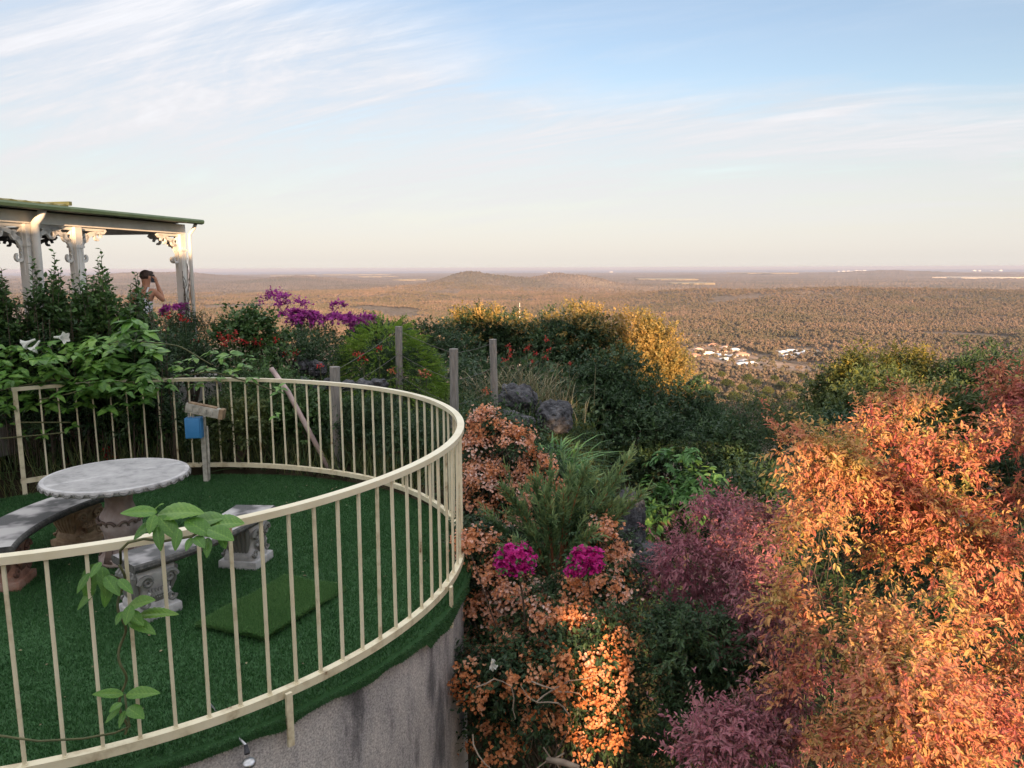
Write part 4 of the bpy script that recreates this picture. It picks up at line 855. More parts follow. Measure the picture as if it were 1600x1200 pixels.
TS = [(0, 0, .88, .16, .12), (.01, 0, 1.02, .152, .115), (.01, .005, 1.15, .155, .115), (.012, .015, 1.27, .165, .115), (.015, .02, 1.335, .150, .10)]
top = skin('top', TS, [(0, 1), (1, 2), (2, 3), (3, 4)], SHIRT, prs)
for sx in (-.075, .10): g = Geo(); tube(g, [PO + Vector(p) for p in ((sx, -.085, 1.33), (sx * .9, -.075, 1.42), (sx * .85, -.01, 1.478), (sx * .9, .06, 1.46), (sx, .10, 1.36))], .018, 6); g.build('strap', SHIRT, prs, smooth=True)
skin('shorts', [(0, 0, .93, .165, .125), (-.09, 0, .84, .11), (-.105, 0, .60, .095), (.09, 0, .84, .11), (.105, 0, .60, .095)], [(0, 1), (1, 2), (0, 3), (3, 4)], SHORT, prs)
bm = bmesh.new(); bmesh.ops.create_icosphere(bm, subdivisions=4, radius=1)
for v in bm.verts:
    n_ = 1 + .05 * mnoise.noise(v.co * 6); v.co = Vector((v.co.x * .092 * n_, v.co.y * .103 * n_, v.co.z * .094 * n_))
    if v.co.z < -.01 and v.co.y > .02: v.co *= .72
    if v.co.y > .07 and v.co.z > .02: v.co += Vector((.012, .025, .006))
bmesh.ops.transform(bm, matrix=Matrix.Translation(PO + Vector((.035, .048, 1.69))) @ Matrix.Rotation(R(-38), 4, 'Z'), verts=bm.verts); V, F = from_bm(bm); g = Geo(); g.add(V, F); g.build('hair', HAIR, prs, smooth=True)
g = Geo(); Rh = rz(R(-38)); hc = PO + Vector((.04, .055, 1.66))
box(g, hc + Rh @ Vector((0, .105, -.005)), (.022, .035, .04), Rh, .008)
for sx in (-1, 1): box(g, hc + Rh @ Vector((sx * .088, .0, -.005)), (.018, .035, .055), Rh, .008)
box(g, hc + Rh @ Vector((0, .085, -.055)), (.05, .02, .012), Rh, .004); g.build('face_feature', SKIN, prs, smooth=True)
g = Geo()
for sx in (-1, 1): box(g, hc + Rh @ Vector((sx * .033, .088, .018)), (.022, .012, .010), Rh, .004)
g.build('eye', HAIR, prs)
g = Geo(); box(g, PO + Vector((.130, .095, 1.635)), (.012, .075, .14), rz(R(-38)) @ Matrix.Rotation(R(-12), 3, 'Y'), .004); tag(g.build('phone', pmat('black phone', [(.3, (.015, .015, .018)), (.7, (.025, .025, .03))], 5, .25)), 'black phone held to the ear of the person by the pavilion', 'phone')
prs.scale = (.90,) * 3; _ph = bpy.data.objects['phone']; _ph.location = PO + (_ph.location - PO) * .90; _ph.scale = (.90,) * 3
for _o in (prs, _ph): _o.location += Vector((-.06, 0, .11))
# ------------------------------------------------------------------ the house behind the camera (casts the evening shade)
ES, EU = Vector((math.sin(SUN_AZ), math.cos(SUN_AZ), 0)), Vector((math.cos(SUN_AZ), -math.sin(SUN_AZ), 0)); TE = math.tan(SUN_EL)
hrot = Matrix((EU, ES, Vector((0, 0, 1)))).transposed(); HP = pmat('cream weatherboard', [(.3, (.45, .42, .35)), (.7, (.55, .52, .44))], 2, .7, .4, 20)
hs = empty('house', EU * -4 + ES * -12 + Vector((0, 0, -2.8)), 'cream house with a veranda standing behind the viewer', 'house')
def hbox(g, u0, u1, s, ds, v0, v1):
    """a wall whose shadow silhouette spans u0..u1 and v0..v1 (v = height above the eye as the sun's rays carry it)"""
    z0, z1 = (max(v - TE * s + EYE, -3.6) for v in (v0, v1)); c = EU * ((u0 + u1) / 2) + ES * s; box(g, (c.x, c.y, (z0 + z1) / 2), (u1 - u0, ds, z1 - z0), hrot)
S0 = -9.0
g = Geo(); hbox(g, -10, -4, S0, .2, -6, 2.27); hbox(g, -3.999, -3.401, S0, .2, -6, 2.28); hbox(g, -3.4, 0, S0, .2, -6, 2.47); hbox(g, .001, 1.25, S0, .2, -6, 2.0); hbox(g, 1.561, 2.35, S0, .2, -6, 2.0)
hbox(g, 1.2505, 1.5605, S0, .16, -1.55, 1.99); hbox(g, 1.2505, 1.5605, S0, .16, -6, -2.75); hbox(g, -10, .8, -15, .2, -6, 1.9); g.build('wall', HP, hs)  # slot left open to pass a sun patch onto the bougainvillea
g = Geo(); hbox(g, 2.351, 3.0, S0, .18, -.35, 2.0); hbox(g, 3.001, 3.95, S0, .18, -.1, 2.0); hbox(g, 3.951, 6.0, S0, .18, -.9, 2.0); g.build('shade_band', M['greenroof'], hs)  # unseen bands, lower edges shaped to shade rocks and middle trees
g = Geo(); hbox(g, 5.85, 5.98, S0, .12, -6, -.91); hbox(g, 3.86, 3.94, S0, .1, -6, -.105); hbox(g, 6.001, 14, S0, .2, -6, -.05); g.build('shade_panel', M['white'], hs)  # unseen posts and a wide side panel, added to shade the lower trees
g = Geo(); za, zb_ = -.30 - TE * S0 + EYE, -1.25 - TE * S0 + EYE; pa = EU * 2.7 + ES * S0 + Vector((0, 0, za)); pb_ = EU * 4.2 + ES * S0 + Vector((0, 0, zb_)); tube(g, [pa, (pa + pb_) / 2, pb_], .07, 8); g.build('shade_bar', M['white'], hs)  # unseen bar, added to throw a slanting shadow on the red shrubs
# ------------------------------------------------------------------ plants
def plant(name, label, cat, base, group=None): return empty(name, base, label, cat, group)
def topz(px, py, Y): return at(px, py, Y).z
def bush(seed, name, label, cat, px, ytop, Y, wpx, mat, ncl=120, rc=.16, ntw=6, tl=.16, nleaf=6, ll=.05, lw=.03, tm='diamond', zb=None, depth=None, nb=8, sub=.45, group=None, part='foliage', trunk=True, trm='bark', r0=.04, ground=None, **k):
    rng = np.random.RandomState(seed); c = at(px, ytop, Y); w = wpx / FPX * Y / 2; gnd = gz(c.x, Y) if ground is None else ground
    zb = gnd + .05 if zb is None else zb; zt = c.z; rz_ = (zt - zb) / 2; cc = (c.x, Y, zb + rz_); dp = w if depth is None else depth
    root = plant(name, label, cat, (c.x, Y, gnd), group); g = Geo(); B = crownblobs(rng, cc, (w, dp, rz_), nb, sub)
    foliage(rng, g, B, ncl, rc, ntw, tl, nleaf, ll, lw, tm, **k); g.build(part, M[mat] if isinstance(mat, str) else mat, root)
    if trunk:
        g = Geo(); limbs(rng, g, (c.x, Y, gnd - .1), [np.array(b[0]) for b in B[:nb]], r0, .008, split=.3); g.build('trunk', M[trm], root)
    return root, B, rng
T = 'shrub'
# --- left hedge of upright leafy stems
def stems(seed, name, label, cat, x0, x1, Y0, Y1, ytops, n, mat, ll, lw, group=None, zb=.3, nleaf=26, tm='ovate', lean=.08, ang=1.0, zrag=.25, stemr=.006):
    rng = np.random.RandomState(seed); root = plant(name, label, cat, at((x0 + x1) / 2, 500, (Y0 + Y1) / 2).xy.to_3d() + Vector((0, 0, zb)), group); g = Geo(); w = Geo()
    for i in range(n):
        px = rng.uniform(x0, x1); Y = rng.uniform(Y0, Y1); yt = np.interp(px, ytops[0], ytops[1]) + abs(rng.normal()) * zrag * 150
        t = at(px, yt, Y); b = Vector((t.x + rng.normal() * lean, Y + rng.normal() * lean, zb)); L = (t - b).length
        m = max(6, int(nleaf * L)); tt = np.linspace(.25, 1, m); bend = np.array([rng.normal() * .05, rng.normal() * .05, 0])
        P = np.array(b)[None] * (1 - tt[:, None]) + np.array(t)[None] * tt[:, None] + np.sin(tt * np.pi)[:, None] * bend
        ph = np.arange(m) * 2.4 + rng.rand() * 6; sd = np.stack([np.cos(ph), np.sin(ph), 0 * ph], 1); dd = sd * math.sin(ang) + np.array([0, 0, math.cos(ang)]) + rng.normal(size=(m, 3)) * .25
        s = np.interp(tt, [.25, .85, 1], [1, 1, .6]) * rng.uniform(.7, 1.2, m)
        leaves(g, tm, P, dd, sd * .3 + np.array([0, 0, 1]) + rng.normal(size=(m, 3)) * .3, ll * s, lw * s, np.full(m, rng.rand()) * .6 + rng.rand(m) * .4)
        tube(w, [b, (P[m // 2]), t], [stemr, stemr * .8, stemr * .4], 5)
        k = m // 2   # side shoots
        q = rdirs(rng, k); q[:, 2] = abs(q[:, 2]) + .4; sel = rng.randint(0, int(m * .8), k); twigs(rng, g, P[sel], q, .16, 6, ll * .9, lw * .9, tm, .9, .1)
    g.build('foliage', M[mat], root); w.build('stem', M['bark'], root); return root
XS, YS = [-20, 5, 30, 50, 65, 85, 105, 122, 140, 160, 175, 195, 213, 240], [405, 418, 480, 402, 450, 390, 450, 384, 440, 377, 440, 470, 415, 480]
stems(1, 'hedge_shrub', 'tall leafy hedge shrub with upright shoots in front of the pavilion', 'shrub', -20, 232, 8.55, 9.1, (XS, YS), 110, 'midgreen', .090, .056, zb=.2)
stems(31, 'hedge_shrub', 'lower thicket of dark twiggy shoots at the foot of the hedge', 'shrub', -30, 260, 8.4, 9.6, ([-30, 260], [455, 478]), 90, 'darkgreen', .05, .03, zb=.1)
bush(2, 'shrub', 'fine leaved dark green shrub just below the pavilion corner post', T, 292, 462, 11.2, 110, 'darkgreen', 150, .14, 6, .14, 7, .045, .016, zb=.2)
bush(3, 'shrub', 'round leaved green shrub right of the pavilion corner post', T, 385, 462, 11.0, 130, 'midgreen', 170, .16, 6, .14, 5, .06, .05, zb=.2)
bush(32, 'shrub', 'dark shrub behind the creeper left of the red flowers', T, 255, 505, 10.0, 190, 'darkgreen', 200, .16, 6, .14, 6, .05, .022, zb=.1)
bush(33, 'shrub', 'dark green shrub beneath the magenta blossom', T, 480, 505, 12.0, 190, 'darkgreen', 220, .16, 6, .14, 6, .05, .022, zb=.1)
bush(34, 'shrub', 'low grey green shrub behind the railing at its centre', T, 430, 560, 9.5, 170, 'midgreen', 180, .14, 6, .14, 6, .045, .02, zb=.0)
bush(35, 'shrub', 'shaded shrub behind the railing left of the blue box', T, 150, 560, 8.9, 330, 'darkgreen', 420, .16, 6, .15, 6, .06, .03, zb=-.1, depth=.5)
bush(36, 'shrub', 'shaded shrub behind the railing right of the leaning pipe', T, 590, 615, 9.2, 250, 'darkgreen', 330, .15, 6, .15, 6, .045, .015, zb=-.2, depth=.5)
bush(37, 'shrub', 'reddish tipped shrub seen through the balusters right of the blue box', T, 370, 620, 8.75, 150, 'olive', 150, .14, 6, .14, 6, .055, .025, zb=-.1, depth=.3)
bush(38, 'shrub', 'mid green shrub pressed against the balusters round the leaning pipe', T, 480, 612, 9.25, 230, 'midgreen', 260, .14, 6, .14, 6, .065, .035, 'ovate', zb=-.1, depth=.28)
bush(39, 'shrub', 'mid green shrub pressed against the balusters left of the blue box', T, 215, 612, 9.0, 200, 'midgreen', 230, .14, 6, .14, 6, .065, .035, 'ovate', zb=-.1, depth=.25)
bush(30, 'shrub', 'dark leafy shrub pressed against the balusters behind the rail bend', T, 640, 650, 8.6, 120, 'darkgreen', 130, .14, 6, .14, 6, .05, .02, zb=-.3, depth=.3)
# --- purple bougainvillea
def blossoms(seed, root, B, n, rc, ntw, tl, nleaf, ll, lw, mat, part='flowers', **k):
    rng = np.random.RandomState(seed); g = Geo(); foliage(rng, g, B, n, rc, ntw, tl, nleaf, ll, lw, 'diamond', **k); return g.build(part, M[mat], root)
def bl(px, py, Y, rpx, ry=None): c = at(px, py, Y); r = rpx / FPX * Y; return (np.array(c), np.array([r, r, (ry or rpx) / FPX * Y]))
BG = 'bougainvillea'
root, B, rng = bush(4, 'bougainvillea', 'magenta bougainvillea with wispy dark sprays on the skyline behind the left garden', BG, 480, 492, 13.5, 150, 'darkgreen', 90, .15, 5, .15, 5, .045, .03, zb=.4)
blossoms(41, root, [bl(430, 468, 13.5, 22, 8), bl(455, 480, 13.5, 20, 10), bl(440, 462, 13.5, 12, 5), bl(462, 462, 13.5, 8, 4)], 26, .05, 5, .12, 8, .04, .035, 'purplebract', 'dark_spray')
blossoms(42, root, [bl(475, 500, 13.3, 22, 9), bl(528, 504, 13.3, 24, 9), bl(565, 503, 13.3, 22, 5), bl(455, 497, 13.3, 15, 8), bl(529, 482, 13.3, 6, 5)], 90, .05, 6, .08, 8, .045, .04, 'purplebract')
root, B, rng = bush(43, 'bougainvillea', 'small purple bougainvillea beside the pavilion corner post', BG, 272, 486, 12.0, 60, 'darkgreen', 40, .1, 5, .12, 5, .04, .025, zb=.4)
blossoms(44, root, [bl(270, 486, 11.9, 14, 4), bl(285, 484, 11.9, 6, 4)], 22, .04, 6, .06, 8, .035, .03, 'purplebract')
# --- juniper mound
rng = np.random.RandomState(6); jc = at(600, 505, 12.0)
jr = plant('juniper', 'bright green spreading juniper mound behind the wire fence', 'shrub', (jc.x, 12.0, gz(jc.x, 12)))
g = Geo(); n = 1500; ph = rng.rand(n) * 2 * np.pi; rr2 = np.sqrt(rng.rand(n)); hgt = jc.z - gz(jc.x, 12)
O = np.stack([jc.x + rr2 * np.cos(ph) * 1.05, 12 + rr2 * np.sin(ph) * .9, gz(jc.x, 12) + hgt * (1 - rr2 ** 1.7) * (.86 + .25 * vnoise(ph * 2, rr2 * 4)) - .05 + 0 * ph], 1)
D = np.stack([np.cos(ph) * (.5 + rr2), np.sin(ph) * (.5 + rr2), .55 - .75 * rr2], 1) + rng.normal(size=(n, 3)) * .18
twigs(rng, g, O, D, .26 * rng.uniform(.7, 1.3, n), 26, .045, .012, 'diamond', .45, .12, .4, trnd=np.clip(.25 + .5 * rng.rand(n), 0, 1)); g.build('foliage', M['juniper'], jr)
B = crownblobs(rng, (jc.x, 12, gz(jc.x, 12) + hgt * .35), (.95, .8, hgt * .48), 6, .5); g = Geo(); foliage(rng, g, B, 220, .16, 5, .16, 10, .045, .014); g.build('inner_foliage', M['darkgreen'], jr)
g = Geo(); limbs(rng, g, (jc.x, 12, gz(jc.x, 12) - .1), [np.array(b[0]) for b in B[:5]], .05, .01); g.build('trunk', M['bark'], jr)
# --- grass, herbs and red flower stalks
rng = np.random.RandomState(8); g = Geo(); n = 26000
gx_, gy_ = rng.uniform(-8, 1.6, n), rng.uniform(8.0, 14.5, n); ok = (np.hypot(gx_ - TC[0], gy_ - TC[1]) > 2.9) & (vnoise(gx_ * 1.4, gy_ * 1.4) > .25); gx_, gy_ = gx_[ok], gy_[ok]; n = len(gx_)
P = np.stack([gx_, gy_, G(gx_, gy_)], 1); D = rng.normal(size=(n, 3)) * .35 + np.array([0, 0, 1]); leaves(g, 'blade', P, D, rdirs(rng, n), rng.uniform(.15, .5, n), .009, rng.rand(n)); tag(g.build('grass', M['grass'], org=(-2, 10, 0)), kind='stuff')
def tuft(seed, name, label, cat, px, py, Y, n, L, w, mat, spread=.5, rad=.2, z=None, group=None, tm='blade', arch=.6, seg=5):
    rng = np.random.RandomState(seed); b = at(px, py, Y); zb = gz(b.x, Y) if z is None else z; root = plant(name, label, cat, (b.x, Y, zb), group); g = Geo()
    for i in range(n):
        o = np.array([b.x, Y, zb]) + np.append(rng.normal(size=2) * rad * .5, 0); d = np.append(rng.normal(size=2) * spread, 1.); d /= np.linalg.norm(d); l = L * rng.uniform(.6, 1.15); h = np.array([d[0], d[1], 0]); t = np.linspace(0, 1, seg)[:, None]
        Pp = o + d * l * t + (h * 1.2 * arch - np.array([0, 0, arch])) * l * t ** 2.2 * .6; S = unit(np.cross(d, [0, 0, 1.01])); ww_ = w * np.array([.8, 1, .9, .6, .05])[:, None] if seg == 5 else w
        V = np.stack([Pp - S * ww_ / 2, Pp + S * ww_ / 2], 1).reshape(-1, 3); F = []
        for k in range(seg - 1): F += [[2 * k, 2 * k + 1, 2 * k + 3], [2 * k, 2 * k + 3, 2 * k + 2]]
        g.add(V, F, 0, rng.rand())
    g.build('leaf_clump', M[mat], root); return root
DG = 'tall dry grass clumps behind the rocks'
tuft(50, 'grass_clump', 'tall pale dry grass clump left of the dark trees', 'grass', 805, 600, 12.4, 420, 1.1, .012, 'drygrass', .35, .8, group=DG)
tuft(51, 'grass_clump', 'shorter green grass clump behind the upper boulder', 'grass', 760, 600, 11.6, 380, .8, .012, 'grass', .4, .8, group=DG)
tuft(52, 'grass_clump', 'bushy green grass clump below the fence posts', 'grass', 690, 640, 10.6, 460, .62, .012, 'grass', .5, 1.0, group=DG)
tuft(56, 'grass_clump', 'pale grass clump at the right end above the boulders', 'grass', 850, 600, 12.2, 260, .75, .012, 'drygrass', .45, .5, group=DG)
tuft(53, 'strappy_plant', 'arching strap leaved plant below the dark boulders', 'plant', 862, 730, 9.4, 110, .80, .030, 'lime', .55, .30, z=topz(862, 735, 9.4), arch=.75)
tuft(57, 'strappy_plant', 'smaller strap leaved plant at the lower right of the boulders', 'plant', 885, 752, 9.0, 70, .62, .026, 'lime', .55, .25, z=topz(885, 760, 9.0), arch=.75)
def stalks(seed, name, label, spots, Y, mat, hb=None, group=None, stemmat='twig', sz=.025, nl=16):
    rng = np.random.RandomState(seed); c = at(*spots[len(spots) // 2], Y); root = plant(name, label, 'flower', (c.x, Y, gz(c.x, Y)), group); g = Geo(); w = Geo()
    for px, py in spots:
        t = at(px, py, Y + rng.normal() * .1); gb_ = gz(t.x, t.y); b = np.array([t.x + rng.normal() * .12, t.y, gb_]); tube(w, [b, (b + np.array(t)) / 2 + rng.normal(size=3) * .03, t], [.006, .005, .004], 5)
        O = np.array(t)[None] + rng.normal(size=(nl, 3)) * sz * .8; leaves(g, 'diamond', O, rdirs(rng, nl), rdirs(rng, nl), sz * 1.3, sz * .9, rng.rand(nl))
    g.build('petals', M[mat], root); w.build('stem', M[stemmat], root)
RG = 'red flowering stalks in the garden'
stalks(60, 'red_flower', 'red flowers on thin stalks in front of the dark trees', [(795, 541), (796, 556), (820, 545), (827, 541), (836, 553), (853, 530), (856, 547), (852, 558), (890, 567), (788, 562), (832, 564), (797, 549)], 12.2, 'redflower', group=RG)
stalks(61, 'red_flower', 'cluster of red flowers below the pavilion shrubs', [(345, 525), (352, 530), (358, 524), (363, 530), (350, 538), (368, 520), (306, 533), (375, 532)], 10.2, 'redflower', group=RG, sz=.028)
stalks(62, 'red_flower', 'red flowers right of the pavilion shrubs', [(398, 532), (404, 537), (410, 530), (431, 532), (384, 536)], 10.6, 'redflower', group=RG, sz=.03)
stalks(63, 'red_flower', 'red flowers above the dark rocks by the juniper', [(448, 551), (455, 555), (462, 550), (456, 560), (500, 572)], 11.0, 'redflower', group=RG, sz=.028)
stalks(64, 'red_flower', 'red flowers in front of the juniper mound', [(556, 552), (563, 556), (570, 562), (592, 545)], 10.9, 'redflower', group=RG, sz=.03)
stalks(65, 'rust_flower', 'rust coloured flowers among the grass below the fence posts', [(758, 609), (762, 613), (660, 583), (668, 586), (703, 645), (612, 578)], 10.4, 'rustflower', group=RG, sz=.03)
stalks(66, 'red_flower', 'red blooms low down behind the railing near the table', [(168, 710), (172, 714), (165, 706), (10, 745), (107, 725)], 8.75, 'redflower', group=RG, sz=.03)
stalks(67, 'red_flower', 'small red flowers by the pavilion corner post', [(285, 495), (290, 500), (262, 492)], 10.6, 'redflower', group=RG, sz=.03)
# --- rocks
def rock(seed, px, py, Y, w, h, d, label, group='dark basalt boulders in the garden', zc=None):
    rng = np.random.RandomState(seed); c = at(px, py, Y); bm = bmesh.new(); bmesh.ops.create_icosphere(bm, subdivisions=5, radius=1); off = Vector(rng.uniform(-50, 50, 3))
    for v in bm.verts:
        p = v.co.copy(); n = mnoise.noise(p * 1.1 + off) * .40 + mnoise.turbulence(p * 2.3 + off, 3, True) * .26 + abs(mnoise.noise(p * 4.5 + off)) * .12; n = n - .15
        q = p * (1 + n); v.co = Vector((q.x * w, q.y * d, q.z * h))
    bmesh.ops.translate(bm, vec=c, verts=bm.verts); V, F = from_bm(bm); g = Geo(); g.add(V, F); o = g.build('boulder', M['rock'], smooth='auto'); tag(o, label, 'rock', group)
rock(1, 806, 632, 11.4, .33, .30, .35, 'craggy dark boulder topmost among the grasses, with a pale chip')
rock(2, 866, 652, 10.9, .26, .26, .3, 'dark boulder right of the craggy topmost one')
rock(3, 800, 668, 10.6, .32, .22, .3, 'dark boulder below the topmost one beside the orange blossom')
rock(4, 978, 838, 8.0, .22, .42, .25, 'tall narrow grey black boulder right of the bottlebrush')
rock(5, 1016, 876, 7.7, .2, .19, .2, 'small rounded boulder at the foot of the tall narrow one')
rock(6, 468, 573, 11.4, .17, .14, .2, 'low black rock left of the juniper mound')
rock(7, 496, 577, 11.3, .12, .12, .2, 'small black rock right beside the low black rock')
rock(8, 990, 800, 9.4, .16, .2, .2, 'shaded boulder above the tall narrow one')
rng = np.random.RandomState(12)
wl = empty('stone_wall', at(520, 590, 9.6).xy.to_3d() + Vector((0, 0, .2)), 'low dark garden wall of rough stones behind the railing', 'wall')
for i in range(9):
    px = 400 + i * 24; c = at(px, 598 + rng.normal() * 2 + max(0, i - 7) * 2, 9.75); bm = bmesh.new(); bmesh.ops.create_icosphere(bm, subdivisions=3, radius=1); off = Vector(rng.uniform(-50, 50, 3)); rm_ = rz(rng.uniform(0, 3))
    for v in bm.verts: q = v.co * (1 + mnoise.noise(v.co * 1.5 + off) * .5); v.co = rm_ @ Vector((q.x * .11, q.y * .10, q.z * .075))
    bmesh.ops.translate(bm, vec=c + Vector((0, 0, -.03)), verts=bm.verts); V, F = from_bm(bm); g = Geo(); g.add(V, F); g.build('stone', M['rock'], wl, smooth='auto')
# --- post and wire fence
fr = empty('wire_fence', at(640, 590, 11).xy.to_3d() + Vector((0, 0, 0)), 'round weathered timber posts joined by sagging wire at the garden edge', 'fence'); PT = []
for px, yt, Y, r_ in ((523, 573, 8.95, .058), (623, 510, 11.4, .052), (709, 545, 9.9, .056), (770, 530, 11.0, .052), (467, 491, 13.4, .05)):
    t = at(px, yt, Y); zb = gz(t.x, Y) - .2; lean = np.random.RandomState(int(px)).normal() * .03; g = Geo(); zs = np.linspace(zb, t.z, 8); tube(g, [(t.x - lean * (1 - i_ / 7), Y, z_) for i_, z_ in enumerate(zs)], [r_ * (1 + .05 * math.sin(i_ * 2.1)) for i_ in range(8)], 14)
    g.build('post', M['timber'], fr, smooth='auto'); PT.append((t, r_))
def wire(a_, b_, sag=.06): t = np.linspace(0, 1, 14)[:, None]; P = np.array(a_) * (1 - t) + np.array(b_) * t; P[:, 2] -= np.sin(t[:, 0] * math.pi) * sag; return P
for off in (.05, .40, .72):
    g = Geo()
    for i_, j_ in ((0, 1), (1, 2), (2, 3)):
        d_ = lambda k: PT[k][0] - Vector((0, PT[k][1], off if k else min(off, .3))); tube(g, wire(d_(i_), d_(j_), .02 + .02 * off), .003, 5)
    g.build('wire', M['wire'], fr)
for k in (0, 1, 2):
    g = Geo(); c = PT[4][0] + Vector((.0, -.055, -.05 - k * .22)); box(g, c, (.04, .02, .04), None, .006); g.build('insulator', M['white'], fr)
# --- background trees in shade and sun
def tree(seed, label, px, ytop, Y, wpx, mat, zb=None, crest=None, group='dark trees beyond the garden', name='tree', dens=1., ll=.085, lw=.045, tm='diamond', tl=.22, rc=.32, r0=.12, **k):
    rng = np.random.RandomState(seed); c = at(px, ytop, Y); w = wpx / FPX * Y / 2; gnd = gz(c.x, Y); zt = c.z; zb = (gnd + (zt - gnd) * .12) if zb is None else zb; rz_ = (zt - zb) / 2
    root = plant(name, label, 'tree', (c.x, Y, gnd), group); B = crownblobs(rng, (c.x, Y, zb + rz_), (w, w * .9, rz_), 11, .40); g = Geo(); ncl = int(dens * 330 * (w / 1.5) * (rz_ / 1.8))
    foliage(rng, g, B, ncl, rc, 7, tl, 7, ll, lw, tm, up=.5, **k); g.build('crown', M[mat], root)
    if crest: g = Geo(); Bt = [b for b in B if b[0][2] + b[1][2] * .5 > zb + rz_ * 1.4]; foliage(rng, g, [(b[0] + np.array([0, 0, .12]), b[1]) for b in Bt], int(ncl * .22), rc, 7, tl * 1.1, 7, ll, lw, tm, up=1.0); g.build('sunlit_crest', M[crest], root)  # gold leaves on the crown top carry the sunlight in their colour
    g = Geo(); limbs(rng, g, (c.x, Y, gnd - .2), [np.array(b[0]) for b in B[:9]], r0, .015, split=.35); g.build('trunk', M['bark'], root); return root, B
tree(100, 'small dark tree left of the tree with the golden round top', 590, 478, 18, 110, 'darkgreen')
tree(101, 'dark bushy tree beside the left fence posts', 665, 488, 17, 150, 'darkgreen')
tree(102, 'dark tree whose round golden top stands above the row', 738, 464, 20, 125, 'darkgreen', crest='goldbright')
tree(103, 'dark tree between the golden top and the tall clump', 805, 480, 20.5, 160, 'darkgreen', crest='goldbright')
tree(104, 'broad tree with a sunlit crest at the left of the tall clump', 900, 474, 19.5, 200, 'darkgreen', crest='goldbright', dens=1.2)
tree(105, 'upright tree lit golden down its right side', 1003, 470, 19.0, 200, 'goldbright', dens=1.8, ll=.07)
tree(106, 'dark glossy tree in front of the golden one', 1072, 574, 15.5, 125, 'darkgreen', dens=1.1)
tree(107, 'dark dense tree filling the middle of the picture', 940, 538, 15.0, 250, 'darkgreen', dens=1.2, zb=-2.6)
tree(108, 'dark tree below the golden tree', 1020, 605, 13.5, 150, 'darkgreen', dens=1.1, zb=-2.8)
tree(109, 'brownish dark fine twigged tree in front of the valley', 1190, 606, 14.5, 170, 'olive', dens=1.0, ll=.06, lw=.02)
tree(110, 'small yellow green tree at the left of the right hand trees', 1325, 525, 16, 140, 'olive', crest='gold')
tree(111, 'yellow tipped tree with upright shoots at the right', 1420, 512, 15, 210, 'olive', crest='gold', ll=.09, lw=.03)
tree(112, 'dark spiky topped tree at the far right', 1548, 492, 14, 180, 'darkgreen', ll=.09, lw=.035)
tree(121, 'mid green tree filling the row behind the red shrub crown', 1375, 556, 13.5, 180, 'olive', dens=1.0, zb=-2.4)
tree(122, 'dark tree cut by the right edge of the picture', 1600, 530, 13, 170, 'darkgreen', dens=1.0, zb=-2.4)
tree(113, 'dark tree low behind the red shrubs', 1340, 610, 12, 220, 'darkgreen', dens=.9, zb=-2.6)
tree(114, 'olive tree standing behind the red shrub top', 1480, 552, 12.5, 250, 'olive', dens=.9, zb=-2.6)
tree(115, 'dark shrubby tree right of the drooping leaf tree', 1200, 690, 10.5, 150, 'darkgreen', dens=.8, zb=-2.6, ll=.07)
tree(116, 'dark green tree low at the centre right behind the purple shrub', 1250, 735, 8.5, 150, 'midgreen', dens=.6, zb=-2.8, ll=.06, lw=.022, tl=.16, rc=.2)
tree(119, 'brownish dark tree at the left end of the gap before the valley', 1150, 602, 13.0, 190, 'darkgreen', dens=1.0, zb=-2.6, ll=.06, lw=.02)
tree(120, 'dark fine leaved tree at the right end of the gap before the valley', 1258, 612, 13.4, 150, 'olive', dens=1.0, zb=-2.6, ll=.06, lw=.02)
tree(118, 'low dark tree in the gap before the valley', 1130, 632, 12.5, 110, 'darkgreen', dens=.9, zb=-2.6)
# --- drooping light green tree
root, B = tree(117, 'light green tree with drooping leaf clusters beside the boulders', 1075, 668, 10.0, 165, 'lime', group='smaller garden trees', dens=0.25, ll=.13, lw=.055, tm='ovate', tl=.2, rc=.22, droop=.75, zb=-2.1, r0=.05)
